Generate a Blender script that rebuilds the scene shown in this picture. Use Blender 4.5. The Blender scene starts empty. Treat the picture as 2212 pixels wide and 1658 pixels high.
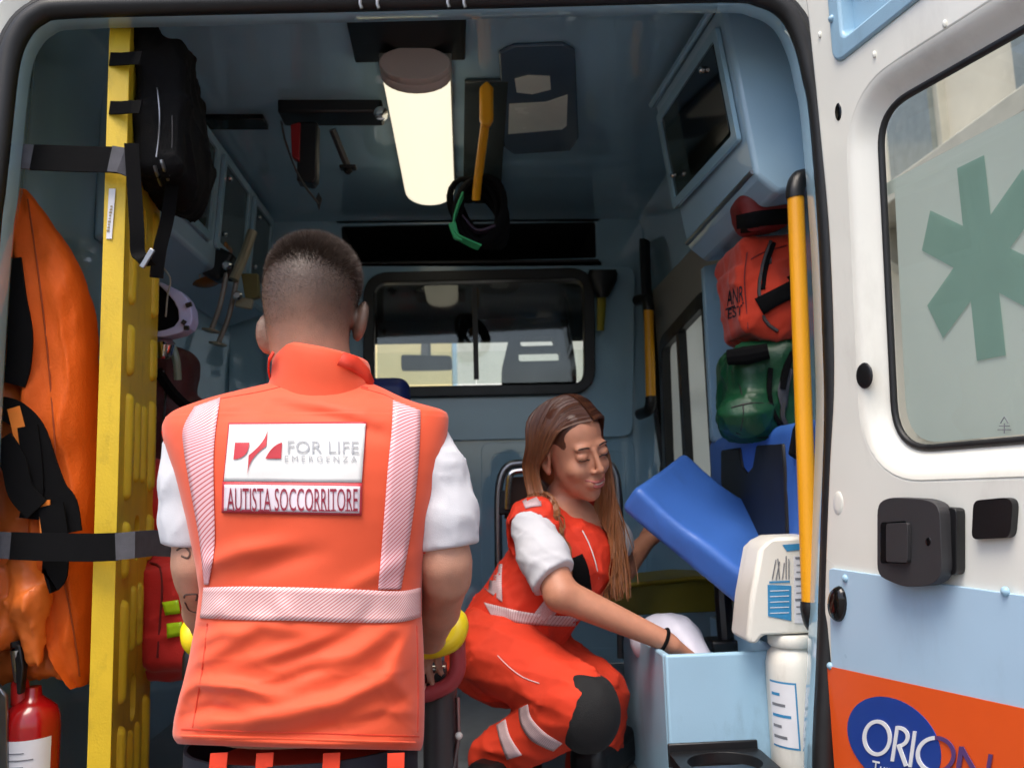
import bpy, bmesh, math, random
import numpy as np
from mathutils import Vector, Matrix, geometry, noise
from mathutils.bvhtree import BVHTree
random.seed(4); rng = np.random.default_rng(7)
SC = bpy.context.scene
COL = SC.collection

# ------------------------------------------------------------------ camera
CAM = Vector((0, 0, 1.35)); FPX = 1750.0; IW, IH = 2212.0, 1658.0
YAW, PITCH, ROLL = math.radians(3.5), math.radians(7.5), math.radians(1.6)
FWD = Vector((math.sin(YAW)*math.cos(PITCH), math.cos(YAW)*math.cos(PITCH), math.sin(PITCH)))
R0 = Vector((math.cos(YAW), -math.sin(YAW), 0)); U0 = R0.cross(FWD)
RGT = R0*math.cos(ROLL) - U0*math.sin(ROLL); UPV = R0*math.sin(ROLL) + U0*math.cos(ROLL)
cd = bpy.data.cameras.new('camera'); cam = bpy.data.objects.new('camera', cd); COL.objects.link(cam)
cam.matrix_world = Matrix((( RGT.x, UPV.x, -FWD.x, CAM.x), (RGT.y, UPV.y, -FWD.y, CAM.y), (RGT.z, UPV.z, -FWD.z, CAM.z), (0,0,0,1)))
cd.sensor_width = 36; cd.lens = 36*FPX/IW; cd.clip_start = .05; cd.clip_end = 2000
cd.dof.use_dof = True; cd.dof.focus_distance = 1.42; cd.dof.aperture_fstop = 5.6
SC.camera = cam
def ray(px, py): return FWD*FPX + RGT*(px-IW/2) - UPV*(py-IH/2)
def P(px, py, Y): d = ray(px, py); return CAM + d*(Y/d.y)          # point on the plane y = Y
def PX(px, py, X): d = ray(px, py); return CAM + d*(X/d.x)         # point on the plane x = X
def PZ(px, py, Z): d = ray(px, py); return CAM + d*((Z-CAM.z)/d.z)
def PN(px, py, o, n): d = ray(px, py); return CAM + d*((o-CAM).dot(n)/d.dot(n))
def M(Y): return Y*FWD.y/FPX*1.01                                       # metres per pixel at depth Y, roughly

# ------------------------------------------------------------------ world, sun, exposure
SUN_EL, SUN_AZ = math.radians(66), math.radians(205)
w = bpy.data.worlds.new('World'); SC.world = w; w.use_nodes = True
nt = w.node_tree; bg = nt.nodes['Background']
sky = nt.nodes.new('ShaderNodeTexSky'); sky.sky_type = 'NISHITA'; sky.sun_disc = False
sky.sun_elevation = SUN_EL; sky.sun_rotation = SUN_AZ; sky.air_density = 1.0; sky.dust_density = 4.0; sky.ozone_density = 1.0
nt.links.new(sky.outputs[0], bg.inputs[0]); bg.inputs[1].default_value = .14
sd = bpy.data.lights.new('sun', 'SUN'); so = bpy.data.objects.new('sun', sd); COL.objects.link(so)
sd.energy = 1.5; sd.angle = math.radians(35); sd.color = (1, .93, .83)
so.rotation_euler = Vector((math.sin(SUN_AZ)*math.cos(SUN_EL), math.cos(SUN_AZ)*math.cos(SUN_EL), math.sin(SUN_EL))).to_track_quat('Z','Y').to_euler()
SC.view_settings.view_transform = 'Standard'; SC.view_settings.look = 'None'
SC.view_settings.exposure = 0.92; SC.view_settings.gamma = 1; SC.view_settings.use_curve_mapping = False
SC.cycles.max_bounces = 5; SC.cycles.diffuse_bounces = 3; SC.cycles.glossy_bounces = 3; SC.cycles.transparent_max_bounces = 10
SC.cycles.caustics_reflective = False; SC.cycles.caustics_refractive = False; SC.cycles.use_adaptive_sampling = True; SC.cycles.adaptive_threshold = .03

# ------------------------------------------------------------------ materials
def lin(c):
    c = c/255.0
    return c/12.92 if c <= .04045 else ((c+.055)/1.055)**2.4
MATS = {}
def mat(name, rgb, rough=.5, metal=0, var=.10, vscale=6, bump=0, bscale=80, coat=0, sheen=0, trans=0, emit=0, spec=.5, rvar=.08, sss=0, alpha=1, stretch=(1,1,1), wear=0, wcol=(70,66,60), wscale=9, wst=(1,1,.35)):
    if name in MATS: return MATS[name]
    m = bpy.data.materials.new(name); m.use_nodes = True; t = m.node_tree; b = t.nodes['Principled BSDF']
    c = (lin(rgb[0]), lin(rgb[1]), lin(rgb[2]), 1)
    tc = t.nodes.new('ShaderNodeTexCoord'); mp = t.nodes.new('ShaderNodeMapping'); mp.inputs['Scale'].default_value = stretch
    t.links.new(tc.outputs['Object'], mp.inputs[0])
    n = t.nodes.new('ShaderNodeTexNoise'); n.inputs['Scale'].default_value = vscale; n.inputs['Detail'].default_value = 3
    t.links.new(mp.outputs[0], n.inputs[0])
    r = t.nodes.new('ShaderNodeMapRange'); r.inputs[1].default_value = .25; r.inputs[2].default_value = .75
    r.inputs[3].default_value = 1-var; r.inputs[4].default_value = 1+var*.4; t.links.new(n.outputs[0], r.inputs[0])
    mx = t.nodes.new('ShaderNodeVectorMath'); mx.operation = 'SCALE'; mx.inputs[0].default_value = c[:3]
    t.links.new(r.outputs[0], mx.inputs['Scale']); t.links.new(mx.outputs[0], b.inputs['Base Color'])
    if wear:                                                              # scuffs and grime with a shape of their own
        mpw = t.nodes.new('ShaderNodeMapping'); mpw.inputs['Scale'].default_value = wst; t.links.new(tc.outputs['Object'], mpw.inputs[0])
        nw = t.nodes.new('ShaderNodeTexNoise'); nw.inputs['Scale'].default_value = wscale; nw.inputs['Detail'].default_value = 6; nw.inputs['Roughness'].default_value = .7; t.links.new(mpw.outputs[0], nw.inputs[0])
        rw = t.nodes.new('ShaderNodeMapRange'); rw.inputs[1].default_value = .54; rw.inputs[2].default_value = .74; rw.inputs[3].default_value = 0; rw.inputs[4].default_value = wear; t.links.new(nw.outputs[0], rw.inputs[0])
        mw = t.nodes.new('ShaderNodeMix'); mw.data_type = 'RGBA'; t.links.new(rw.outputs[0], mw.inputs[0]); t.links.new(mx.outputs[0], mw.inputs[6])
        mw.inputs[7].default_value = (lin(wcol[0]), lin(wcol[1]), lin(wcol[2]), 1); t.links.new(mw.outputs[2], b.inputs['Base Color'])
    r2 = t.nodes.new('ShaderNodeMapRange'); r2.inputs[3].default_value = max(.02, rough-rvar); r2.inputs[4].default_value = min(1, rough+rvar)
    t.links.new(n.outputs[0], r2.inputs[0]); t.links.new(r2.outputs[0], b.inputs['Roughness'])
    b.inputs['Metallic'].default_value = metal; b.inputs['Coat Weight'].default_value = coat; b.inputs['Sheen Weight'].default_value = sheen
    b.inputs['Transmission Weight'].default_value = trans; b.inputs['Specular IOR Level'].default_value = spec
    b.inputs['Subsurface Weight'].default_value = sss; b.inputs['Alpha'].default_value = alpha
    if sss: b.inputs['Subsurface Radius'].default_value = (1,.35,.2); b.inputs['Subsurface Scale'].default_value = .006
    if emit: b.inputs['Emission Color'].default_value = c; b.inputs['Emission Strength'].default_value = emit
    if bump:
        n2 = t.nodes.new('ShaderNodeTexNoise'); n2.inputs['Scale'].default_value = bscale; n2.inputs['Detail'].default_value = 2
        t.links.new(mp.outputs[0], n2.inputs[0])
        bp = t.nodes.new('ShaderNodeBump'); bp.inputs['Strength'].default_value = bump; bp.inputs['Distance'].default_value = .004
        t.links.new(n2.outputs[0], bp.inputs['Height']); t.links.new(bp.outputs[0], b.inputs['Normal'])
    MATS[name] = m; m['bsdf'] = b.name
    return m
def stripe_mat(name, ca, cb, freq, slant, duty=.5, rough=.4):          # slanting strips laid across the u direction of the UV map
    m = mat(name, ca, rough, var=.06, vscale=20); t = m.node_tree; b = t.nodes['Principled BSDF']
    uv = t.nodes.new('ShaderNodeUVMap'); s = t.nodes.new('ShaderNodeSeparateXYZ'); t.links.new(uv.outputs[0], s.inputs[0])
    a = t.nodes.new('ShaderNodeMath'); a.operation = 'MULTIPLY_ADD'; a.inputs[1].default_value = slant
    t.links.new(s.outputs[1], a.inputs[0]); t.links.new(s.outputs[0], a.inputs[2])
    q = t.nodes.new('ShaderNodeMath'); q.operation = 'MULTIPLY'; q.inputs[1].default_value = freq; t.links.new(a.outputs[0], q.inputs[0])
    f = t.nodes.new('ShaderNodeMath'); f.operation = 'FRACT'; t.links.new(q.outputs[0], f.inputs[0])
    g = t.nodes.new('ShaderNodeMapRange'); g.inputs[1].default_value = duty; g.inputs[2].default_value = duty+.12; t.links.new(f.outputs[0], g.inputs[0])
    mx = t.nodes.new('ShaderNodeMix'); mx.data_type = 'RGBA'; t.links.new(g.outputs[0], mx.inputs[0])
    src = b.inputs['Base Color'].links[0].from_socket; t.links.new(src, mx.inputs[6])
    mx.inputs[7].default_value = (lin(cb[0]), lin(cb[1]), lin(cb[2]), 1); t.links.new(mx.outputs[2], b.inputs['Base Color'])
    return m
M_ = dict(
 blue=mat('pale_blue_panel', (150,190,214), .16, var=.07, vscale=3, coat=.4),
 bluebox=mat('pale_blue_laminate', (158,194,216), .34, var=.08, vscale=5, bump=.06, bscale=300, wear=.3, wcol=(96,112,122), wscale=12),
 white=mat('white_van_paint', (238,237,227), .3, var=.06, vscale=4, coat=.3, wear=.22, wcol=(150,142,132), wscale=6),
 rubber=mat('black_rubber', (26,26,27), .5, var=.2, vscale=30),
 black=mat('black_plastic', (17,17,19), .42, var=.2, vscale=20, bump=.08, bscale=400),
 blackgloss=mat('black_gloss', (6,6,7), .2),
 char=mat('charcoal_plastic', (52,51,53), .55, var=.12, vscale=15, bump=.15, bscale=900),
 web=mat('black_webbing', (11,11,13), .9, var=.3, vscale=60, bump=.4, bscale=900, spec=.15),
 webgrey=mat('grey_webbing', (84,84,90), .85, var=.25, vscale=60, bump=.5, bscale=700),
 yboard=mat('yellow_polyethylene', (226,190,42), .45, var=.14, vscale=9, bump=.12, bscale=220, wear=.45, wcol=(120,92,20), wscale=16),
 yhandle=mat('amber_handle_plastic', (232,160,20), .38, var=.06, bump=.06, bscale=500),
 ybright=mat('bright_yellow_plastic', (240,212,20), .4, var=.06),
 otarp=mat('orange_tarpaulin', (222,96,24), .7, spec=.25, var=.2, vscale=5, bump=.25, bscale=160, wear=.3, wcol=(130,52,14), wscale=8),
 otarp2=mat('orange_webbing', (238,132,44), .6, var=.12, vscale=20),
 redbag=mat('red_nylon', (214,34,26), .7, var=.15, vscale=10, bump=.3, bscale=500, sheen=.2),
 obag=mat('orange_red_nylon', (206,54,20), .8, var=.2, vscale=14, bump=.3, bscale=400, sheen=.2),
 gbag=mat('green_coated_nylon', (8,70,40), .45, var=.18, vscale=8, bump=.2, bscale=150),
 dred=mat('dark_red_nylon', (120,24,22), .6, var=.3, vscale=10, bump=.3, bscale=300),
 lime=mat('lime_reflective', (190,232,30), .4, var=.1, vscale=40),
 seatblue=mat('blue_vinyl', (66,114,198), .42, var=.1, vscale=8, bump=.1, bscale=350, wear=.25, wcol=(40,64,120), wscale=8),
 navy=mat('navy_vinyl', (24,40,104), .45, var=.1),
 chrome=mat('chrome', (215,215,215), .14, 1, var=.05),
 steel=mat('brushed_steel', (150,150,152), .35, 1, var=.1),
 greym=mat('grey_metal', (72,70,70), .5, .3, var=.1, vscale=20),
 rail=mat('red_rail_plastic', (166,58,62), .45, var=.1, vscale=10),
 skin=mat('skin', (196,145,120), .52, var=.14, vscale=38, bump=.22, bscale=420, sss=.08),
 tee=mat('white_cotton', (212,212,217), .9, var=.05, vscale=30, bump=.2, bscale=600),
 vest=mat('fluorescent_orange_cloth', (230,82,40), .68, var=.06, vscale=7, bump=.1, bscale=700, sheen=.25),
 vestdark=mat('orange_red_trim', (214,56,30), .62, var=.05, vscale=10, bump=.1, bscale=700),
 navycloth=mat('navy_cloth', (24,26,38), .85, var=.2, vscale=30, bump=.3, bscale=600),
 patch=mat('white_patch', (232,231,228), .5, var=.02, bump=.05, bscale=900),
 patch2=mat('pinkish_white_patch', (228,216,224), .5, var=.03),
 crimson=mat('crimson_print', (196,52,62), .5, var=.05),
 maroon=mat('maroon_print', (142,30,54), .5, var=.08),
 greyprint=mat('pale_grey_print', (170,172,176), .5, var=.1),
 paper=mat('paper_label', (222,222,226), .6, var=.05, vscale=30),
 bluelabel=mat('blue_print', (56,136,184), .5, var=.15, vscale=40),
 greyink=mat('grey_ink', (120,122,128), .6, var=.2, vscale=50),
 canister=mat('offwhite_plastic', (226,223,213), .4, var=.06, vscale=8, bump=.06, bscale=200, wear=.3, wcol=(150,142,126), wscale=14),
 knee=mat('black_kneepad', (18,19,21), .85, var=.2, vscale=30, bump=.3, bscale=400),
 trouser=mat('orange_red_trousers', (222,58,24), .78, var=.14, vscale=9, bump=.3, bscale=700, wear=.3, wcol=(120,28,14), wscale=7, wst=(1,1,1)),
 extred=mat('extinguisher_red', (166,16,18), .22, var=.08, coat=.5),
 orange=mat('orange_vinyl_print', (236,92,34), .35, var=.06, wear=.15, wcol=(170,80,40), wscale=5),
 royal=mat('royal_blue_print', (34,66,150), .35, var=.04),
 sticker=mat('white_vinyl_print', (236,238,240), .35, var=.03),
 violet=mat('violet_print', (96,66,120), .35, var=.04),
 lav=mat('lavender_plastic', (176,176,214), .5, var=.06),
 green=mat('green_strap', (58,176,110), .6, var=.15, vscale=30, bump=.2, bscale=500),
 amber=mat('amber_perspex', (150,92,34), .25, var=.2, vscale=20),
 brown=mat('brown_vinyl', (70,40,20), .4, var=.2),
 olive=mat('olive_mattress', (120,110,20), .5, var=.2),
 cream=mat('cream_trim', (150,146,136), .5, var=.06),
 bag=mat('white_plastic_bag', (206,206,220), .45, var=.06, bump=.3, bscale=40),
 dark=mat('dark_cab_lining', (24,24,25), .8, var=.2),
 endcap=mat('beige_end_cap', (206,190,180), .5, var=.06),
)
def glass(name, rgb, rough, alpha_mix):                                   # thin tinted pane: transparent + glossy
    m = bpy.data.materials.new(name); m.use_nodes = True; t = m.node_tree; t.nodes.clear()
    o = t.nodes.new('ShaderNodeOutputMaterial'); tr = t.nodes.new('ShaderNodeBsdfTransparent'); gl = t.nodes.new('ShaderNodeBsdfGlossy')
    tr.inputs[0].default_value = (lin(rgb[0]), lin(rgb[1]), lin(rgb[2]), 1); gl.inputs['Roughness'].default_value = rough
    lw_ = t.nodes.new('ShaderNodeLayerWeight'); lw_.inputs[0].default_value = .5
    pw_ = t.nodes.new('ShaderNodeMath'); pw_.operation = 'POWER'; pw_.inputs[1].default_value = 4; t.links.new(lw_.outputs['Facing'], pw_.inputs[0])
    fr = t.nodes.new('ShaderNodeMath'); fr.operation = 'MULTIPLY_ADD'; fr.inputs[1].default_value = .85; fr.inputs[2].default_value = .03; t.links.new(pw_.outputs[0], fr.inputs[0])
    n = t.nodes.new('ShaderNodeTexNoise'); n.inputs['Scale'].default_value = 3
    a = t.nodes.new('ShaderNodeMath'); a.operation = 'MULTIPLY_ADD'; a.inputs[1].default_value = .04; t.links.new(n.outputs[0], a.inputs[0]); t.links.new(fr.outputs[0], a.inputs[2])
    b = t.nodes.new('ShaderNodeMath'); b.operation = 'ADD'; b.inputs[1].default_value = alpha_mix; b.use_clamp = True; t.links.new(a.outputs[0], b.inputs[0])
    mx = t.nodes.new('ShaderNodeMixShader'); t.links.new(b.outputs[0], mx.inputs[0]); t.links.new(tr.outputs[0], mx.inputs[1]); t.links.new(gl.outputs[0], mx.inputs[2])
    t.links.new(mx.outputs[0], o.inputs[0]); return m
def film(name, rgb, clear):                                               # frosted film: translucent, diffuse, a little see-through
    m = bpy.data.materials.new(name); m.use_nodes = True; t = m.node_tree; t.nodes.clear()
    o = t.nodes.new('ShaderNodeOutputMaterial'); c = (lin(rgb[0]), lin(rgb[1]), lin(rgb[2]), 1)
    d = t.nodes.new('ShaderNodeBsdfDiffuse'); l = t.nodes.new('ShaderNodeBsdfTranslucent'); tr = t.nodes.new('ShaderNodeBsdfTransparent')
    n = t.nodes.new('ShaderNodeTexNoise'); n.inputs['Scale'].default_value = 2.5; n.inputs['Detail'].default_value = 2
    v = t.nodes.new('ShaderNodeMapRange'); v.inputs[3].default_value = .92; v.inputs[4].default_value = 1.06; t.links.new(n.outputs[0], v.inputs[0])
    s = t.nodes.new('ShaderNodeVectorMath'); s.operation = 'SCALE'; s.inputs[0].default_value = c[:3]; t.links.new(v.outputs[0], s.inputs['Scale'])
    t.links.new(s.outputs[0], d.inputs[0]); t.links.new(s.outputs[0], l.inputs[0]); tr.inputs[0].default_value = (.9,1,.95,1)
    m1 = t.nodes.new('ShaderNodeMixShader'); m1.inputs[0].default_value = .42; t.links.new(d.outputs[0], m1.inputs[1]); t.links.new(l.outputs[0], m1.inputs[2])
    m2 = t.nodes.new('ShaderNodeMixShader'); m2.inputs[0].default_value = clear; t.links.new(m1.outputs[0], m2.inputs[1]); t.links.new(tr.outputs[0], m2.inputs[2])
    t.links.new(m2.outputs[0], o.inputs[0]); return m
M_['glass'] = glass('clear_glass', (246,250,246), .02, .02)
M_['tint'] = glass('grey_tinted_glass', (222,226,222), .03, .02)
M_['smoke'] = glass('smoked_perspex', (96,110,104), .08, .16)
M_['film'] = film('frosted_film', (224,233,227), .05)
M_['teal'] = film('teal_frosted_star', (164,194,184), .02)
M_['bandH'] = stripe_mat('reflective_tape_across', (232,206,206), (196,92,88), 62, .55, .58)
M_['bandV'] = stripe_mat('reflective_tape_upright', (238,196,202), (198,84,84), 46, .42, .62)
M_['bandW'] = stripe_mat('reflective_tape_pale', (214,190,192), (170,120,120), 40, .2, .7)

# ------------------------------------------------------------------ things and parts
BASE = {}
def _tag(o, label, cat, group=None, kind=None):
    if label: o['label'] = label
    if cat: o['category'] = cat
    if group: o['group'] = group
    if kind: o['kind'] = kind
    return o
def thing(name, label, cat, base=(0,0,0), group=None):
    o = bpy.data.objects.new(name, None); COL.objects.link(o); o.location = base; o.empty_display_size = .05
    BASE[o.name] = Vector(base); return _tag(o, label, cat, group)
class MB:
    def __init__(s): s.v = []; s.f = []; s.uv = None
    def add(s, vs, fs):
        b = len(s.v); s.v += [tuple(p) for p in vs]; s.f += [tuple(i+b for i in f) for f in fs]; return s
    def box(s, c, size, R=None):
        hx, hy, hz = [q/2 for q in size]; c = Vector(c)
        vs = [Vector((x,y,z)) for x in (-hx,hx) for y in (-hy,hy) for z in (-hz,hz)]
        if R is not None: vs = [R @ q for q in vs]
        return s.add([c+q for q in vs], [(0,1,3,2),(4,6,7,5),(0,4,5,1),(2,3,7,6),(0,2,6,4),(1,5,7,3)])
    def prism(s, poly, off):                                              # closed polygon of 3-D points pushed along off
        n = len(poly); off = Vector(off); poly = [Vector(p) for p in poly]
        tri = geometry.tessellate_polygon([poly])
        fs = [tuple(t) for t in tri] + [tuple(i+n for i in reversed(t)) for t in tri] + [(i,(i+1)%n,(i+1)%n+n,i+n) for i in range(n)]
        return s.add(poly + [p+off for p in poly], fs)
    def loft(s, rings, cap=True, closed=True, wrap=False):
        n = len(rings[0]); vs = [p for r in rings for p in r]; fs = []
        m = len(rings)
        for j in range(m if wrap else m-1):
            k = (j+1) % m
            for i in range(n if closed else n-1):
                a, b = j*n+i, j*n+(i+1)%n; fs.append((a, b, k*n+(i+1)%n, k*n+i))
        if cap and closed and not wrap: fs += [tuple(range(n))[::-1], tuple((m-1)*n+i for i in range(n))]
        return s.add(vs, fs)
    def tube(s, pts, r, n=10, cap=True, closed=False, flat=1.0, up=None):
        pts = [Vector(p) for p in pts]; m = len(pts); rings = []; nrm = None
        for i, p in enumerate(pts):
            a = pts[i-1] if (i > 0 or closed) else p; b = pts[(i+1) % m] if (i < m-1 or closed) else p
            t = (b-a).normalized()
            if up is not None: nrm = (Vector(up) - t*t.dot(Vector(up))).normalized()
            else:
                if nrm is None: nrm = t.orthogonal().normalized()
                nrm = (nrm - t*t.dot(nrm)).normalized()
            bi = t.cross(nrm); rr = r[i] if hasattr(r, '__len__') else r
            rings.append([p + nrm*(rr*math.cos(q)) + bi*(rr*flat*math.sin(q)) for q in [2*math.pi*k/n for k in range(n)]])
        return s.loft(rings, cap=cap and not closed, wrap=closed)
    def ribbon(s, pts, width, thick, up):                                  # flat strap: width along up, thickness across
        rings = []; pts = [Vector(p) for p in pts]
        for i, p in enumerate(pts):
            a = pts[max(0,i-1)]; b = pts[min(len(pts)-1,i+1)]; t = (b-a).normalized()
            u = Vector(up[i] if isinstance(up, list) else up); u = (u - t*t.dot(u)).normalized(); n = t.cross(u)
            w_ = (width[i] if hasattr(width,'__len__') else width)/2; h = thick/2
            rings.append([p+u*w_+n*h, p-u*w_+n*h, p-u*w_-n*h, p+u*w_-n*h])
        return s.loft(rings)
    def lathe(s, prof, o, ax=(0,0,1), n=24):                               # profile of (radius, height)
        ax = Vector(ax).normalized(); e = ax.orthogonal().normalized(); g = ax.cross(e); o = Vector(o)
        return s.loft([[o + ax*h + e*(r*math.cos(2*math.pi*k/n)) + g*(r*math.sin(2*math.pi*k/n)) for k in range(n)] for r, h in prof])
    def ball(s, c, r, n=10, R=None):
        c = Vector(c); rx, ry, rz = r if hasattr(r,'__len__') else (r,r,r); rings = []
        for j in range(1, n):
            a = math.pi*j/n; ring = []
            for k in range(2*n):
                q = Vector((rx*math.sin(a)*math.cos(math.pi*k/n), ry*math.sin(a)*math.sin(math.pi*k/n), rz*math.cos(a)))
                ring.append(c + (R @ q if R is not None else q))
            rings.append(ring)
        return s.loft(rings)
    def plate(s, outline, holes, thick, o, ux, uy):                        # flat sheet with holes; outline and holes in (u, v)
        o, ux, uy = Vector(o), Vector(ux), Vector(uy); nn = ux.cross(uy).normalized()*thick
        loops = [[Vector((a[0], a[1])) for a in q] for q in [outline]+list(holes)]; pts = []; ed = []
        for q in loops:
            b = len(pts); m = len(q); pts += q; ed += [(b+i, b+(i+1)%m) for i in range(m)]
        vo, _, fo, *_ = geometry.delaunay_2d_cdt(pts, ed, [], 0, 1e-7)
        def inside(c):
            k = False
            for q in loops:
                for i in range(len(q)):
                    a, b = q[i-1], q[i]
                    if (a.y > c.y) != (b.y > c.y) and c.x < (b.x-a.x)*(c.y-a.y)/(b.y-a.y)+a.x: k = not k
            return k
        tri = [f for f in fo if inside(sum((vo[i] for i in f), Vector((0,0)))/3)]; n = len(vo)
        V = [o + ux*p.x + uy*p.y for p in vo]
        if thick == 0: return s.add(V, [tuple(t) for t in tri])
        fs = [tuple(t) for t in tri] + [tuple(i+n for i in reversed(t)) for t in tri]; cnt = {}
        for t in tri:
            for i in range(3):
                e = (t[i], t[(i+1)%3]); cnt[tuple(sorted(e))] = cnt.get(tuple(sorted(e)), []) + [e]
        fs += [(e[0][1], e[0][0], e[0][0]+n, e[0][1]+n) for e in cnt.values() if len(e) == 1]
        return s.add(V + [p+nn for p in V], fs)
    def build(s, name, material, parent=None, smooth=35, bevel=0, bseg=2, subd=0, solid=0, recalc=True, disp=None):
        me = bpy.data.meshes.new(name); me.from_pydata(s.v, [], s.f)
        if s.uv is not None:
            l = me.uv_layers.new(name='UVMap')
            for lp in me.loops: l.data[lp.index].uv = s.uv[lp.vertex_index]
        return link(name, me, material, parent, smooth, bevel, bseg, subd, solid, recalc)
def link(name, me, material, parent=None, smooth=35, bevel=0, bseg=2, subd=0, solid=0, recalc=True):
    if recalc:
        bm = bmesh.new(); bm.from_mesh(me); bmesh.ops.recalc_face_normals(bm, faces=bm.faces); bm.to_mesh(me); bm.free()
    base = Vector((0,0,0))
    o = bpy.data.objects.new(name, me); COL.objects.link(o)
    if parent is not None: o.parent = parent; base = BASE[parent.name]
    BASE[o.name] = base
    if base.length > 0: me.transform(Matrix.Translation(-base))
    if isinstance(material, (list, tuple)):
        for q in material: me.materials.append(q)
    else: me.materials.append(material)
    if smooth:
        me.shade_smooth()
        if smooth < 170: me.set_sharp_from_angle(angle=math.radians(smooth))
    if bevel:
        q = o.modifiers.new('bevel', 'BEVEL'); q.width = bevel; q.segments = bseg; q.limit_method = 'ANGLE'; q.angle_limit = math.radians(40)
        q.harden_normals = False
    if subd: q = o.modifiers.new('sub', 'SUBSURF'); q.levels = subd; q.render_levels = subd
    if solid: q = o.modifiers.new('solid', 'SOLIDIFY'); q.thickness = solid; q.offset = 0
    return o
def struct(o): o['kind'] = 'structure'; return o
def rrect(x0, x1, y0, y1, r, n=6):
    r = min(r, (x1-x0)/2, (y1-y0)/2); out = []
    for cx, cy, a0 in ((x1-r,y1-r,0),(x0+r,y1-r,90),(x0+r,y0+r,180),(x1-r,y0+r,270)):
        for k in range(n+1):
            a = math.radians(a0+90*k/n); out.append((cx+r*math.cos(a), cy+r*math.sin(a)))
    return out
def rpoly(pts, r, n=5):                                                    # polygon with rounded corners (2-D)
    out = []; m = len(pts)
    for i in range(m):
        p0, p1, p2 = Vector(pts[i-1][:2]), Vector(pts[i][:2]), Vector(pts[(i+1)%m][:2])
        rr = r[i] if hasattr(r,'__len__') else r
        a = p1 + (p0-p1).normalized()*min(rr, (p0-p1).length*.48); b = p1 + (p2-p1).normalized()*min(rr, (p2-p1).length*.48)
        for k in range(n+1):
            t = k/n; q = a*(1-t)**2 + p1*2*t*(1-t) + b*t*t; out.append((q.x, q.y))
    return out
def smooth_path(pts, n=8, closed=False):                                   # Catmull-Rom
    pts = [Vector(p) for p in pts]; out = []; m = len(pts)
    g = (lambda i: pts[i % m]) if closed else (lambda i: pts[max(0, min(m-1, i))])
    for i in range(m if closed else m-1):
        a, b, c, d = g(i-1), g(i), g(i+1), g(i+2)
        for k in range(n):
            t = k/n; out.append(.5*((2*b) + (c-a)*t + (2*a-5*b+4*c-d)*t*t + (3*b-a-3*c+d)*t**3))
    if not closed: out.append(pts[-1])
    return out
def bvh_of(o):
    b = BASE[o.name]; me = o.data
    return BVHTree.FromPolygons([v.co + b for v in me.vertices], [tuple(p.vertices) for p in me.polygons])
def drape(points, d, bvh, off, fallback=None):                             # push points along d until they lie on the surface
    out = []; d = Vector(d).normalized()
    for p in points:
        h = bvh.ray_cast(Vector(p) - d*.6, d, 1.6)
        if h[0] is None:
            h = bvh.find_nearest(Vector(p)); nn = h[1]
            out.append(h[0] - d*off)
        else: out.append(h[0] - d*off)
    return out
def text_mesh(txt, w_, h_, bold=0, res=3, shear=0, spacing=1.0):           # flat lettering filling a w x h box, returns (verts 2-D, faces)
    c = bpy.data.curves.new('t', 'FONT'); c.body = txt; c.offset = bold; c.resolution_u = res; c.fill_mode = 'FRONT'; c.shear = shear; c.space_character = spacing
    o = bpy.data.objects.new('t', c); COL.objects.link(o); dg = bpy.context.evaluated_depsgraph_get()
    me = bpy.data.meshes.new_from_object(o.evaluated_get(dg)); bpy.data.objects.remove(o); bpy.data.curves.remove(c)
    bm = bmesh.new(); bm.from_mesh(me)
    bmesh.ops.triangulate(bm, faces=bm.faces); bm.to_mesh(me); bm.free()
    v = np.array([q.co[:2] for q in me.vertices]); f = [tuple(p.vertices) for p in me.polygons]; bpy.data.meshes.remove(me)
    lo, hi = v.min(0), v.max(0); v = (v-lo)/(hi-lo)*np.array([w_, h_]); return v, f

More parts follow.
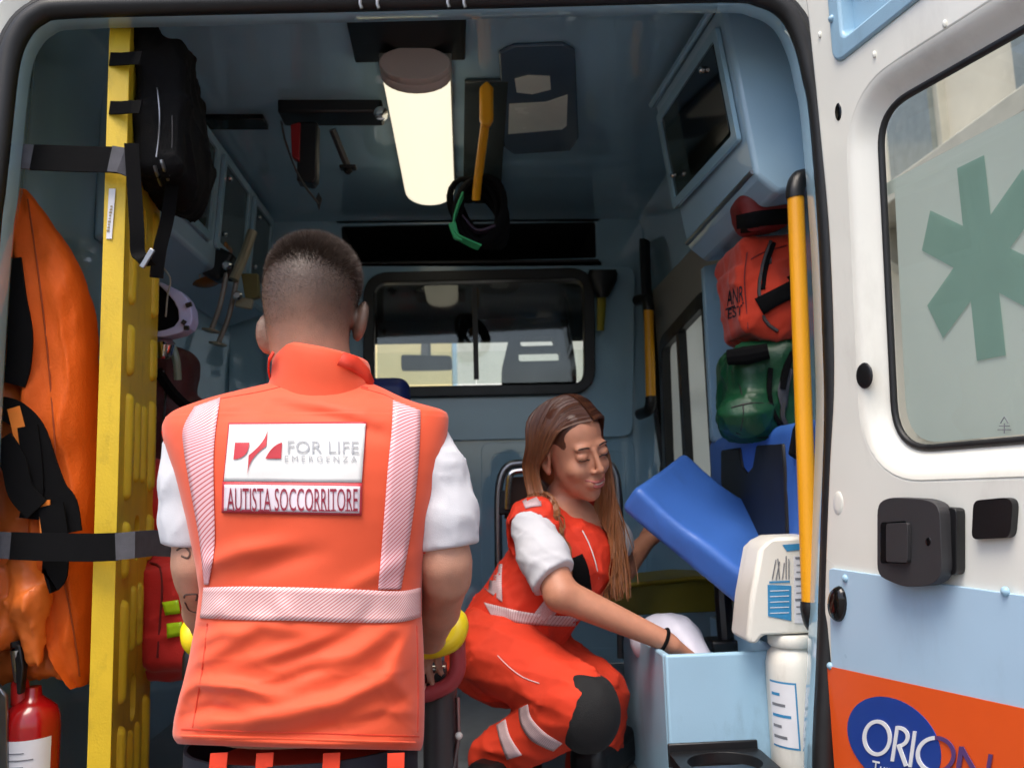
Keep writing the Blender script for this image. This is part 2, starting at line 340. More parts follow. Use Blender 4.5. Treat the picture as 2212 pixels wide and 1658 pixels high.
# ------------------------------------------------------------------ signed distance fields, meshed with surface nets
class SDF:
    def __init__(s, lo, hi, h):
        s.lo = np.array(lo, float); s.h = h; s.n = np.ceil((np.array(hi)-s.lo)/h).astype(int)+1
        s.ax = [s.lo[i]+h*np.arange(s.n[i]) for i in range(3)]; s.v = np.full(s.n, .3, np.float32)
    def op(s, fn, lo, hi, k, kind='u'):
        i0 = np.maximum(0, np.floor((np.array(lo)-s.lo)/s.h).astype(int)); i1 = np.minimum(s.n, np.ceil((np.array(hi)-s.lo)/s.h).astype(int)+1)
        if (i1 <= i0).any(): return s
        sl = tuple(slice(a, b) for a, b in zip(i0, i1))
        X = s.ax[0][sl[0]][:,None,None]; Y = s.ax[1][sl[1]][None,:,None]; Z = s.ax[2][sl[2]][None,None,:]
        d = fn(X, Y, Z); a = s.v[sl]
        if kind == 'u': h = np.clip(.5+.5*(a-d)/k, 0, 1); s.v[sl] = a*(1-h)+d*h - k*h*(1-h)
        elif kind == 's': h = np.clip(.5-.5*(a+d)/k, 0, 1); s.v[sl] = a*(1-h)-d*h + k*h*(1-h)
        elif kind == 'd': s.v[sl] = a + d
        return s
    def cone(s, a, b, ra, rb, k=.01, kind='u'):
        a, b = np.array(a, float), np.array(b, float); m = max(ra, rb)+k+s.h*3; ab = b-a; L = max(ab@ab, 1e-9)
        def fn(X, Y, Z):
            t = np.clip(((X-a[0])*ab[0]+(Y-a[1])*ab[1]+(Z-a[2])*ab[2])/L, 0, 1)
            return np.sqrt((X-a[0]-ab[0]*t)**2+(Y-a[1]-ab[1]*t)**2+(Z-a[2]-ab[2]*t)**2) - (ra+(rb-ra)*t)
        return s.op(fn, np.minimum(a,b)-m, np.maximum(a,b)+m, k, kind)
    def limb(s, pts, rs, k=.012):
        for i in range(len(pts)-1): s.cone(pts[i], pts[i+1], rs[i], rs[i+1], k)
        return s
    def ell(s, c, r, R=None, k=.01, kind='u'):
        c = np.array(c, float); r = np.array(r, float); m = r.max()+k+s.h*3
        Q = np.array(R.transposed()) if R is not None else np.eye(3)
        def fn(X, Y, Z):
            x, y, z = X-c[0], Y-c[1], Z-c[2]
            u = Q[0,0]*x+Q[0,1]*y+Q[0,2]*z; v = Q[1,0]*x+Q[1,1]*y+Q[1,2]*z; w_ = Q[2,0]*x+Q[2,1]*y+Q[2,2]*z
            k0 = np.sqrt((u/r[0])**2+(v/r[1])**2+(w_/r[2])**2); k1 = np.sqrt((u/r[0]**2)**2+(v/r[1]**2)**2+(w_/r[2]**2)**2)+1e-6
            return k0*(k0-1)/k1
        return s.op(fn, c-m, c+m, k, kind)
    def box(s, c, half, r, R=None, k=.01, kind='u'):
        c = np.array(c, float); half = np.array(half, float); m = np.linalg.norm(half)+k+s.h*3
        Q = np.array(R.transposed()) if R is not None else np.eye(3)
        def fn(X, Y, Z):
            x, y, z = X-c[0], Y-c[1], Z-c[2]
            q = [np.abs(Q[i,0]*x+Q[i,1]*y+Q[i,2]*z)-half[i]+r for i in range(3)]
            return np.sqrt(sum(np.maximum(a,0)**2 for a in q)) + np.minimum(np.maximum(q[0],np.maximum(q[1],q[2])),0) - r
        return s.op(fn, c-m, c+m, k, kind)
    def plane(s, o, n, k=.005):                                            # cut away everything on the n side
        o = np.array(o); n = np.array(n, float); n /= np.linalg.norm(n)
        return s.op(lambda X,Y,Z: -((X-o[0])*n[0]+(Y-o[1])*n[1]+(Z-o[2])*n[2]), s.lo, s.lo+s.h*s.n, k, 's')
    def disp(s, fn):                                                      # only near the surface
        i = np.nonzero(np.abs(s.v) < .035); s.v[i] += fn(s.ax[0][i[0]], s.ax[1][i[1]], s.ax[2][i[2]]).astype(np.float32); return s
    def mesh(s, name, relax=1):
        v = s.v; neg = v < 0; n = v.shape
        def cr(a): return a[:-1,:-1,:-1]
        cnt = np.zeros([q-1 for q in n], np.int8); acc = np.zeros([q-1 for q in n]+[3], np.float32)
        offs = [(i,j,k) for i in (0,1) for j in (0,1) for k in (0,1)]
        g = lambda a,o: a[o[0]:n[0]-1+o[0], o[1]:n[1]-1+o[1], o[2]:n[2]-1+o[2]]
        tot = sum(g(neg,o).astype(np.int8) for o in offs); act = (tot > 0) & (tot < 8)
        idx = np.argwhere(act); I, J, K = idx.T
        pos = np.zeros((len(idx),3)); num = np.zeros(len(idx))
        for o in offs:
            for ax in range(3):
                if o[ax]: continue
                p = list(o); p[ax] = 1
                a = v[I+o[0],J+o[1],K+o[2]].astype(float); b = v[I+p[0],J+p[1],K+p[2]].astype(float); c = (a < 0) != (b < 0)
                t = np.where(c, a/np.where(c, a-b, 1), 0)
                q = np.tile(np.array(o,float), (len(idx),1)); q[:,ax] = t
                pos += q*c[:,None]; num += c
        pos = s.lo + (idx + pos/num[:,None])*s.h
        ids = np.full(act.shape, -1, int); ids[I,J,K] = np.arange(len(idx)); F = []
        for ax in range(3):
            b, c = (ax+1)%3, (ax+2)%3
            sl0 = [slice(None)]*3; sl1 = [slice(None)]*3; sl0[ax] = slice(0,-1); sl1[ax] = slice(1,None)
            e = neg[tuple(sl0)] != neg[tuple(sl1)]; ed = np.argwhere(e)
            ok = (ed[:,b] > 0) & (ed[:,c] > 0) & (ed[:,b] < n[b]-1) & (ed[:,c] < n[c]-1); ed = ed[ok]
            def cell(db, dc):
                q = ed.copy(); q[:,b] += db; q[:,c] += dc; return ids[q[:,0],q[:,1],q[:,2]]
            quad = np.stack([cell(-1,-1), cell(0,-1), cell(0,0), cell(-1,0)], 1)
            flip = ~neg[tuple(ed.T)]; quad[flip] = quad[flip][:,::-1]; F.append(quad)
        F = np.concatenate(F); F = F[(F >= 0).all(1)]
        for _ in range(relax):                                            # one pass of neighbour averaging takes the stair-steps out
            sm = np.zeros_like(pos); w_ = np.zeros(len(pos))
            for a, b in ((0,1),(1,2),(2,3),(3,0)):
                np.add.at(sm, F[:,a], pos[F[:,b]]); np.add.at(w_, F[:,a], 1); np.add.at(sm, F[:,b], pos[F[:,a]]); np.add.at(w_, F[:,b], 1)
            pos = pos*.5 + sm/np.maximum(w_,1)[:,None]*.5
        me = bpy.data.meshes.new(name); me.vertices.add(len(pos)); me.vertices.foreach_set('co', pos.ravel())
        me.loops.add(F.size); me.loops.foreach_set('vertex_index', F.ravel().astype(np.int32)); me.polygons.add(len(F))
        me.polygons.foreach_set('loop_start', np.arange(0, F.size, 4, dtype=np.int32)); me.update(calc_edges=True); return me
    def build(s, name, material, parent, relax=1): return link(name, s.mesh(name, relax), material, parent, smooth=180, recalc=False)
def wav(X, Y, Z, f, seed=0):                                               # smooth wavy noise from a few sines
    r = np.random.default_rng(seed); out = 0
    for i in range(5):
        d = r.normal(size=3); d /= np.linalg.norm(d); ff = f*(.6+.9*r.random()); out = out + np.sin((X*d[0]+Y*d[1]+Z*d[2])*ff + r.random()*6.28)
    return out/5

def crs(X, Y, Z, f, seed=0, n=4, p=3.0, aniso=(1,1,1)):                     # sharp-ridged cloth creases
    r = np.random.default_rng(seed); out = 0
    wx_ = .35/f*np.sin(f*1.3*(Y+Z)+seed); wy_ = .35/f*np.sin(f*1.1*(X-Z)+2*seed); wz_ = .35/f*np.sin(f*1.2*(X+Y)+3*seed)
    for i in range(n):
        d = r.normal(size=3)*np.array(aniso); d /= np.linalg.norm(d); ff = f*(.6+.8*r.random())
        a = 1-np.abs(np.sin(((X+wx_)*d[0]+(Y+wy_)*d[1]+(Z+wz_)*d[2])*ff + r.random()*6.28)); out = out + a**p
    return out/n*1.6 - .35
# ================================================================== the street
ground_m = mat('asphalt', (104,103,102), .85, var=.25, vscale=4, bump=.5, bscale=120)
g = MB().plate([(-80,-80),(80,-80),(80,80),(-80,80)], [], -.05, (0,0,0), (1,0,0), (0,1,0)).build('street_ground', ground_m); struct(g)
wallm = mat('pale_render', (214,206,190), .85, var=.12, vscale=1.5, bump=.3, bscale=40)
wally = mat('yellow_render', (244,226,172), .85, var=.1, vscale=1.5, bump=.3, bscale=40)
wallw = mat('white_render', (246,246,242), .85, var=.06, vscale=1.5, bump=.2, bscale=40)
trimm = mat('stone_trim', (188,184,172), .8, var=.15, vscale=3)
shut = mat('grey_shutter', (128,132,138), .5, var=.1, vscale=3)
winm = mat('grey_window_pane', (132,138,136), .15, var=.2)
b = thing('building', 'pale yellow and white building ahead, seen through the cab window', 'building', (0,15,0))
MB().box((-6.2,15.5,4),(12,1,8)).build('yellow_wall', wally, b); MB().box((6.2,15.45,4),(12.6,1,8)).build('white_wall', wallw, b)
MB().box((0,14.95,3.05),(24,.2,.22)).build('string_course', trimm, b)
MB().box((1.5,14.93,1.2),(2.6,.1,2.4)).build('garage_shutter', shut, b, bevel=.01)
for x in (-7,-3.6,5,8.5):
    q = MB().box((x,14.97,4.6),(1.1,.14,1.7)).build('window', trimm, b, bevel=.01); MB().box((x,14.88,4.6),(.9,.06,1.5)).build('pane', winm, q)
b = thing('building', 'cream building with bracketed balcony, seen through the open door glass', 'building', (6.5,8,0))
MB().box((7.2,8,5),(1,26,10)).build('wall', wallm, b)
MB().box((6.35,8.6,5.2),(1.1,9,.28)).build('balcony_slab', trimm, b, bevel=.02)
for k in range(7): MB().prism([(6.7,4.8+k*1.3,5.06),(5.9,4.8+k*1.3,5.06),(6.0,4.8+k*1.3,4.86),(6.7,4.8+k*1.3,4.3)], (0,.22,0)).build('bracket', trimm, b, bevel=.01)
for yy, zz in ((5.2,2.9),(8.0,2.9),(10.8,2.9),(5.2,6.6),(8.0,6.6),(10.8,6.6)):
    q = MB().box((6.66,yy,zz),(.16,1.3,1.9)).build('window', trimm, b, bevel=.01); MB().box((6.55,yy,zz),(.1,1.1,1.7)).build('pane', winm, q)

# ================================================================== the ambulance
YD, YB = 1.65, 3.5; ZC = 2.565; ZF = .62
amb = thing('ambulance', 'white ambulance with pale blue interior and open rear door', 'ambulance', (-.08, YD, 0))
OPx = [(5,500),(15,420),(28,300),(45,150),(68,86),(100,55),(150,44),(400,37),(800,28),(1200,18),(1560,9),(1632,17),(1682,44),(1713,102),(1730,170),(1745,250),(1765,500),(1775,750),(1778,900),(1770,1150),(1762,1400),(1752,1658)]
OP = [(-.905,ZF),(-.925,1.1),(-.932,1.6)] + [(P(a,b_,YD).x, P(a,b_,YD).z) for a,b_ in OPx] + [(.672,ZF)]
OP = [(p.x,p.y) for p in smooth_path([(a,b_,0) for a,b_ in OP], 4)]
def off2(pts, d, closed=True):
    out = []; n = len(pts)
    for i in range(n):
        a = Vector(pts[(i-1)%n]) if (closed or i>0) else Vector(pts[i]); b_ = Vector(pts[(i+1)%n]) if (closed or i<n-1) else Vector(pts[i]); t = (b_-a).normalized()
        out.append((pts[i][0]-t.y*d, pts[i][1]+t.x*d))
    return out
def ring(pts, Y): return [Vector((a, Y, b_)) for a,b_ in pts]
cx0 = -.08
def inner(f):   # cross-section of the compartment, f from the door lip (0) to full width (1)
    out = []
    for a, b_ in OP:
        t = max(0, min(1, (b_-1.9)/.44)); out.append((cx0+(a-cx0)*(1+.095*f), b_ + f*t*t*(ZC-b_)))
    return out
secs = [(0,YD-.004),(0,YD+.035),(.12,YD+.06),(.55,YD+.12),(.9,YD+.2),(1,YD+.32)] + [(1,y) for y in np.arange(2.1,3.45,.1)] + [(.985,3.46),(.9,3.53)]
mb = MB(); rings = [ring(inner(f), y) for f, y in secs]
n = len(OP); V = [p for r in rings for p in r]; Fc = []
for j in range(len(rings)-1):
    for i in range(n-1):
        q = (j*n+i, j*n+i+1, (j+1)*n+i+1, (j+1)*n+i); c = sum((V[k] for k in q), Vector())/4
        if c.x > .5 and 2.5 < c.y < 3.42 and 1.2 < c.z < 2.15: continue
        Fc.append(q)
lining_m = mat('pale_blue_gloss_lining', (158,194,212), .06, var=.10, vscale=2.2, coat=1, rvar=.03, spec=.7)
mb.add(V, Fc).build('interior_lining', lining_m, amb, smooth=60)
MB().plate([(-1.05,YD-.02),(.95,YD-.02),(.95,YB),(-1.05,YB)], [], -.04, (0,0,ZF), (1,0,0), (0,1,0)).build('floor', mat('grey_vinyl_floor', (118,122,126), .5, var=.2, vscale=30), amb)
# rubber seal, body skin
MB().tube([Vector((a,YD-.012,b_)) for a,b_ in off2(OP,.02,False)], .021, 10).build('door_seal', M_['rubber'], amb, smooth=80)
MB().tube([Vector((a,YD-.004,b_)) for a,b_ in off2(OP,.046,False)], .012, 8).build('outer_seal_lip', M_['rubber'], amb, smooth=80)
O1 = off2(OP,.05,False); O2 = off2(OP,.085,False); O3 = off2(OP,.105,False)
sk = [ring(O1,YD+.02), ring(O1,YD-.004), ring(O2,YD-.02), ring(off2(OP,.1,False),YD-.006), ring(O3,YD+.03)] + [ring(off2(inner(1),.04,False),y) for y in (1.9,2.0,2.5,3.0,3.5,3.9)]
V = [p for r in sk for p in r]; Fc = []
for j in range(len(sk)-1):
    for i in range(n-1):
        q = (j*n+i, j*n+i+1, (j+1)*n+i+1, (j+1)*n+i); c = sum((V[k] for k in q), Vector())/4
        if c.x > .5 and 2.4 < c.y < 3.55 and 1.2 < c.z < 2.15: continue
        Fc.append(q)
MB().add(V, Fc).build('body_shell', M_['white'], amb, smooth=60)
MB().box((-.12,YD-.16,.5),(1.7,.3,.1)).build('rear_step_bumper', M_['black'], amb, bevel=.02)
for a, b_ in ((778,10),(815,10),(967,8),(1002,8)):                             # little spring clips hanging from the header
    p = P(a,b_,YD-.03); q = MB().tube([p+Vector((0,0,.012)), p, p+Vector((.003,.002,-.008))], .004, 6)
    q.build('clip', M_['steel'], amb)
# bulkhead ------------------------------------------------------------
def bpx(pts, Y): return [(P(a,b_,Y).x, P(a,b_,Y).z) for a,b_ in pts]
win = rpoly(bpx([(806,614),(1262,603),(1264,838),(806,846)], YB), .075, 7)
shelf = rpoly(bpx([(737,488),(1286,478),(1288,556),(742,570)], YB), .012, 3)
outer = [(-1.0,ZF),(.9,ZF),(.9,2.62),(-1.0,2.62)]
MB().plate(outer, [win, shelf], -.02, (0,YB,0), (1,0,0), (0,0,1)).build('bulkhead', lining_m, amb, bevel=.004)
ov = rpoly(bpx([(570,575),(1372,575),(1366,942),(580,960)], YB-.03), .05, 6)
MB().plate(ov, [off2(win,-.0)], -.028, (0,YB-.032,0), (1,0,0), (0,0,1)).build('bulkhead_panel', mat('pale_blue_moulded_panel', (154,190,210), .2, var=.08, vscale=3, coat=.4), amb, bevel=.012, bseg=3)
lowp = rpoly(bpx([(1040,955),(1372,950),(1380,1420),(1040,1420)], YB-.02), .04, 5)
inn = rpoly(bpx([(1062,978),(1352,974),(1360,1400),(1060,1400)], YB-.02), .04, 5)
MB().plate(lowp, [inn], -.03, (0,YB-.002,0), (1,0,0), (0,0,1)).build('recess_frame', lining_m, amb, bevel=.012, bseg=3)
# window frame, panes
ow, iw = off2(win,-.012), off2(win,.034)
wf = MB().loft([ring(ow,YB-.075), ring(iw,YB-.075), ring(iw,YB-.02), ring(ow,YB-.02)], wrap=True, cap=False).build('cab_window_frame', M_['black'], amb, bevel=.004)
dv = P(1027,720,YB-.05)
MB().box((dv.x,YB-.048,dv.z),(.022,.02,.40)).build('sliding_divider', M_['black'], wf)
x0, x1 = min(p[0] for p in win), max(p[0] for p in win); z0, z1 = min(p[1] for p in win), max(p[1] for p in win)
for a, b_ in ((x0+.02, dv.x), (dv.x, x1-.02)): MB().box(((a+b_)/2,YB-.035,(z0+z1)/2),(b_-a-.004,.004,z1-z0-.05)).build('pane', M_['tint'], wf)
# upper shelf recess
sx0, sx1 = shelf[0][0], shelf[0][0]
sx0, sx1 = min(p[0] for p in shelf), max(p[0] for p in shelf); sz0, sz1 = min(p[1] for p in shelf), max(p[1] for p in shelf)
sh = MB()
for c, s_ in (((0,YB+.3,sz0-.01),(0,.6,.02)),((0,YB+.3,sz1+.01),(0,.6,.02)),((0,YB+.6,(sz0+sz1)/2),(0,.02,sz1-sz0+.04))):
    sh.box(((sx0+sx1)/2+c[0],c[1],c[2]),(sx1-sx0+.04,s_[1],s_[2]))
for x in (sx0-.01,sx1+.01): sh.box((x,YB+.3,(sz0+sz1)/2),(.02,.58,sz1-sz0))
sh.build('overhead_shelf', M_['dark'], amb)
q = P(1000,566,YB-.01); MB().box((.05,YB-.012,q.z-.002),(sx1-sx0,.018,.014)).build('shelf_lip', M_['black'], amb, bevel=.003)
# cab behind the window
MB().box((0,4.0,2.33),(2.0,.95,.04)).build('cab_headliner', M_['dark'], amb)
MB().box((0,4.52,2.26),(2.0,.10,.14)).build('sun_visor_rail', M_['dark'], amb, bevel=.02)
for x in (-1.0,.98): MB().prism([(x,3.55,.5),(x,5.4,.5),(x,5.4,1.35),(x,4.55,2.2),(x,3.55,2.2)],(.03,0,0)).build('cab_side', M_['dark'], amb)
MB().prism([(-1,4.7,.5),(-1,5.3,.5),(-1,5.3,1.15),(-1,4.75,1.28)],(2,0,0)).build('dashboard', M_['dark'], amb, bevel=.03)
MB().plate([(-1.0,-.0),(1.0,0),(.9,1.25),(-.9,1.25)],[],0,(0,5.35,1.15),(1,0,0),(0,-.6,.8)).build('windscreen', M_['glass'], amb)
# ---- the ambulance's right flank: side door, pillar, window
def wx(px, py, X=.84): p = PX(px, py, X); return (p.y, p.z)
sd_out = [(2.42,1.1),(3.5,1.1),(3.5,2.2),(2.42,2.2)]
swin = rpoly([wx(1452,700),wx(1516,628),wx(1552,985),wx(1500,985)][0:0] or [(2.62,1.34),(3.28,1.34),(3.24,1.93),(2.62,1.98)], .06, 5)
MB().plate(sd_out, [swin], .03, (.835,0,0), (0,1,0), (0,0,1)).build('side_door', M_['cream'], amb, bevel=.006)
fr = MB().loft([[Vector((.835,a,b_)) for a,b_ in off2(swin,-.03)],[Vector((.81,a,b_)) for a,b_ in off2(swin,-.026)],[Vector((.81,a,b_)) for a,b_ in off2(swin,.03)],[Vector((.85,a,b_)) for a,b_ in off2(swin,.02)]], wrap=True, cap=False).build('side_window_frame', M_['black'], amb, bevel=.004)
MB().plate(swin, [], 0, (.85,0,0), (0,1,0), (0,0,1)).build('side_window_pane', M_['film'], fr)
MB().box((.83,2.98,1.66),(.03,.04,.62)).build('window_bar', M_['black'], fr)
MB().tube([P(1392,520,3.42),P(1396,620,3.4),P(1408,760,3.38),P(1424,900,3.36),P(1440,1010,3.34),P(1452,1150,3.3)], .035, 8, flat=.5).build('side_door_seal', M_['rubber'], amb)
def grab(name, a, b_, inset, r, Y=None, parent=amb, mats=('yhandle','black')):
    a, b_ = Vector(a), Vector(b_); d = (b_-a).normalized(); inset = Vector(inset)
    bar = MB().tube([a+d*.01, b_-d*.01], r, 14).build(name, M_[mats[0]], parent, smooth=60)
    for p, s_ in ((a,-1),(b_,1)):
        e = smooth_path([p-d*s_*.02, p, p+d*s_*r*1.6+inset*.25, p+d*s_*r*2.1+inset], 5); MB().tube(e, r*1.12, 12).build('handle_end', M_[mats[1]], bar, smooth=60)
    return bar
grab('grab_handle', P(1401,660,3.2), P(1406,868,3.18), Vector((-.03,.08,0)), .020)
grab('grab_handle', P(1718,410,1.73), P(1752,1322,1.70), Vector((.06,.03,.0)), .0185)
# partition panel and the overhead cabinet on the right
pp = [P(1518,575,2.42),P(1590,560,2.42),P(1640,575,2.42),P(1640,985,2.42),P(1538,952,2.42)]
MB().prism(pp, (0,.03,0)).build('partition_panel', mat('pale_blue_panel_matte', (148,182,202), .28, var=.08, vscale=4), amb, bevel=.012, bseg=3)
cab = [(1.76,.795),(1.80,.632)]
tn, tf, bn, bf = P(1562,62,1.80), P(1416,262,2.34), P(1632,372,1.80), P(1485,542,2.32)
tn.z = tf.z = 2.52; bn.z, bf.z = 2.075, 2.055
mn, mf = P(1588,265,1.80), P(1440,420,2.33)
K = .86
cb = MB(); pr_n = [tn, bn, Vector((bn.x+.05,bn.y,bn.z-.045)), Vector((K,bn.y,bn.z-.03)), Vector((K,tn.y,tn.z))]
pr_f = [tf, bf, Vector((bf.x+.05,bf.y,bf.z-.045)), Vector((K,bf.y,bf.z-.03)), Vector((K,tf.y,tf.z))]
rc = cb.loft([pr_n, pr_f]).build('overhead_cabinet', mat('pale_blue_cabinet', (160,190,208), .24, var=.08, vscale=4, coat=.3), amb, bevel=.012, bseg=3)
# long face: frame, sliding smoked pane, knobs
fo = (tn+tf)/2; ux = (tf-tn).normalized(); uy = (bn-tn).normalized(); nn = ux.cross(uy).normalized()
if nn.x > 0: nn = -nn
L = (tf-tn).length; Hh = (bn-tn).length
outl = rrect(.03,L-.03,.05,Hh-.10,.01); inl = rrect(.055,L-.055,.075,Hh-.125,.01)
fm = MB().plate(outl,[inl],.012,tn+nn*.002,ux,uy)
fm.build('cabinet_door_frame', lining_m, rc, bevel=.003)
MB().plate(rrect(.05,L-.05,.07,Hh-.12,.01),[],.004,tn+nn*.004,ux,uy).build('sliding_pane', mat('smoked_grey_pane', (58,72,72), .08, var=.25, vscale=5), rc)
MB().plate(rrect(.058,L*.62,.085,Hh-.135,.01),[],.004,tn+nn*.012,ux,uy).build('sliding_pane', M_['smoke'], rc)
for u, v in ((.13,.11),(L-.10,Hh-.18)):
    MB().lathe([(.006,0),(.009,.004),(.009,.012),(.005,.016)], tn+ux*u+uy*v+nn*.014, nn, 12).build('knob', M_['chrome'], rc)
MB().tube([bn+nn*.004+Vector((0,.01,.012)), bf+nn*.004+Vector((0,-.01,.012))], .006, 8).build('edge_trim', M_['steel'], rc)
MB().tube([tn+nn*.01+ux*.0, tf+nn*.01], .01, 8).build('upper_rail', lining_m, rc)
# overhead cabinet on the left
lx = -.86
lc = MB().loft([[Vector((-.80,y,ZC-.02)),Vector((lx+.03,y,2.12)),Vector((-1.0,y,2.06)),Vector((-1.0,y,ZC-.02))] for y in (2.2,3.42)]).build('overhead_cabinet', MATS['pale_blue_cabinet'], amb, bevel=.012, bseg=3)
for k,(ya,yb) in enumerate(((2.26,2.62),(2.68,3.02),(3.08,3.38))):
    o_ = Vector((-.80,ya,ZC-.02)); uy = (Vector((lx+.03,ya,2.12))-o_).normalized(); nn2 = Vector((0,1,0)).cross(uy); nn2 = nn2 if nn2.x > 0 else -nn2
    MB().plate(rrect(0,yb-ya,.03,.36,.012),[rrect(.025,yb-ya-.025,.055,.335,.01)],.012 if nn2.dot(Vector((0,1,0)).cross(uy))>0 else -.012,o_+nn2*.002,(0,1,0),uy).build('cabinet_door_frame', lining_m, lc, bevel=.003)
    MB().plate(rrect(.02,yb-ya-.02,.05,.34,.01),[],.004,o_+nn2*.006,(0,1,0),uy).build('sliding_pane', MATS['smoked_grey_pane'], lc)
    for v in (.1,.3): MB().lathe([(.006,0),(.009,.004),(.009,.012),(.005,.016)], o_+Vector((0,.05,0))+uy*v+nn2*.012, nn2, 10).build('knob', M_['chrome'], lc)
# ---- ceiling fittings
def cz(pts, z): return [PZ(a,b_,z) for a,b_ in pts]
mo = cz([(747,42),(1008,40),(1005,131),(768,137)], 2.545)
q = P(747,30,1.95); mo[0].y = mo[1].y = mo[0].y-.05
MB().prism(mo,(0,0,.018)).build('ceiling_screen', mat('matt_black_screen', (7,7,8), .35, var=.2), amb, bevel=.004)
lz = 2.47
l0, l1, l2, l3 = cz([(838,190),(985,190),(972,436),(869,436)], lz)
lyn, lyf = (l0.y+l1.y)/2, (l2.y+l3.y)/2; lcx = (l0.x+l1.x+l2.x+l3.x)/4; lw = (l1.x-l0.x)*.5
def lring(y, s=1, dz=0):
    return [Vector((lcx+lw*s*math.cos(a)*(1 if True else 1), y, lz+dz+.035*s+(.05*s*-max(0,math.sin(a)) if math.sin(a)>0 else .045*s*-math.sin(a)))) for a in [2*math.pi*k/24 for k in range(24)]]
lampm = mat('lit_diffuser', (255,246,218), .4, emit=.56, var=.02)
lt = thing('ceiling_lamp', 'long lit strip lamp with rounded diffuser in the middle of the ceiling', 'lamp', (lcx,lyn,ZC))
MB().loft([lring(lyn,1), lring(lyn+.02,1), lring((lyn+lyf)/2,1), lring(lyf-.03,1), lring(lyf-.008,.97), lring(lyf,.9)]).build('diffuser', lampm, lt, smooth=50)
MB().loft([lring(lyn-.075,.99), lring(lyn-.07,1.03), lring(lyn-.045,1.03), lring(lyn-.044,1.01), lring(lyn-.0405,1.01), lring(lyn-.04,1.03), lring(lyn+.004,1.03)]).build('end_cap', M_['endcap'], lt, smooth=50)
MB().box((lcx,(lyn+lyf)/2,ZC-.01),(lw*2.1,lyf-lyn+.1,.05)).build('mounting_base', M_['cream'], lt, bevel=.006)
a_, b_ = PZ(443,262,ZC-.004), PZ(573,258,ZC-.004)
MB().box(((a_.x+b_.x)/2,(a_.y+b_.y)/2,ZC-.01),(b_.x-a_.x,.075,.02)).build('air_vent', M_['blackgloss'], amb, bevel=.003)
# reflection of the cab window, painted as slate and pale plates
rh = MB().prism([Vector((q.x,q.y,ZC-.014)) for q in cz([(1078,116),(1108,102),(1220,98),(1242,112),(1250,300),(1232,326),(1110,334),(1088,318)], ZC-.014)], (0,0,.012)).build('window_reflection', mat('slate_reflection', (74,92,108), .2, var=.1), amb, bevel=.005)
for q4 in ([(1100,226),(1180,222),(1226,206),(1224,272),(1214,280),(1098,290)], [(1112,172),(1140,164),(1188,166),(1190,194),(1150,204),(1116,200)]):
    MB().prism([Vector((q.x,q.y,ZC-.018)) for q in cz(q4, ZC-.018)], (0,0,.003)).build('reflection_patch', mat('pale_reflection', (232,236,222), .25, var=.12, vscale=9), rh)
# folding drip holder: bar, hanging arm, red catch
bY = 2.45
h = thing('drip_holder', 'black T-shaped folding holder with red catch hanging from the ceiling', 'holder', P(715,240,bY))
c0, c1 = P(607,238,bY), P(828,232,bY)
MB().box((c0+c1)/2, (c1.x-c0.x,.10,.065)) if False else None
MB().box(((c0.x+c1.x)/2,bY,(c0.z+c1.z)/2),(c1.x-c0.x,.10,.072)).build('bar', M_['black'], h, bevel=.008)
MB().lathe([(.018,0),(.022,.006),(.022,.018),(.012,.022)], P(824,250,bY-.05), (0,-1,0), 14).build('bar_end', M_['chrome'], h)
MB().prism([P(645,262,bY-.03),P(686,262,bY-.03),P(684,385,bY-.03),P(676,396,bY-.03),P(640,390,bY-.03)],(0,.05,0)).build('arm', M_['black'], h, bevel=.006)
MB().prism([P(627,268,bY-.04),P(648,262,bY-.04),P(646,348,bY-.04),P(630,338,bY-.04)],(0,.03,0)).build('red_catch', mat('red_plastic', (150,20,24), .4), h, bevel=.005)
MB().tube(smooth_path([P(608,262,bY-.04),P(618,310,bY-.04),P(648,385,bY-.03),P(688,440,bY-.02)],5), .0035, 6).build('cord', M_['greym'], h)
MB().prism([P(688,415,bY-.02),P(695,428,bY-.02),P(688,452,bY-.02),P(681,430,bY-.02)],(0,.012,0)).build('cord_toggle', M_['black'], h)
h2 = thing('ceiling_hook', 'thin dark rod with a small cross foot under the ceiling', 'hook', P(735,290,2.6))
MB().tube([P(718,280,2.55),P(750,358,2.62)], .012, 8).build('rod', M_['greym'], h2)
MB().box(P(752,362,2.62),(.055,.03,.012)).build('cross_foot', M_['black'], h2, bevel=.003); MB().lathe([(.012,0),(.014,-.012),(.006,-.02)],P(752,364,2.62),(0,0,1),10).build('foot_knob', M_['black'], h2)
# amber ceiling handle on its dark rail, with a coiled harness
h3 = thing('hanging_handle', 'amber grab handle on a dark rail beside the lit ceiling lamp', 'handle', P(1050,200,2.3))
r0 = cz([(1004,178),(1098,176),(1080,440),(1000,440)], ZC-.015); MB().prism(r0,(0,0,.012)).build('rail', mat('dark_green_grey_rail', (48,56,54), .25, var=.2), h3, bevel=.004)
hp = [P(1050,196,2.25),P(1049,262,2.27),P(1040,330,2.32),P(1031,400,2.36),P(1028,432,2.38)]
MB().tube(smooth_path(hp[1:],5), .017, 10, flat=.6).build('strap', M_['yhandle'], h3)
MB().prism([P(1036,186,2.24),P(1052,172,2.24),P(1066,188,2.24),P(1066,255,2.25),P(1058,270,2.25),P(1044,270,2.25),P(1036,254,2.25)],(0,.03,0)).build('grip', M_['yhandle'], h3, bevel=.008, bseg=3)
hn = thing('coiled_harness', 'black coiled harness with a green strap hung from the amber ceiling handle', 'harness', P(1035,470,2.4))
def loop(cx, cy, rx, ry, Y, n=20, tilt=0, w=0): return [P(cx+rx*math.cos(a)+tilt*math.sin(a), cy+ry*math.sin(a), Y+w*math.sin(2*a)) for a in [2*math.pi*k/n for k in range(n)]]
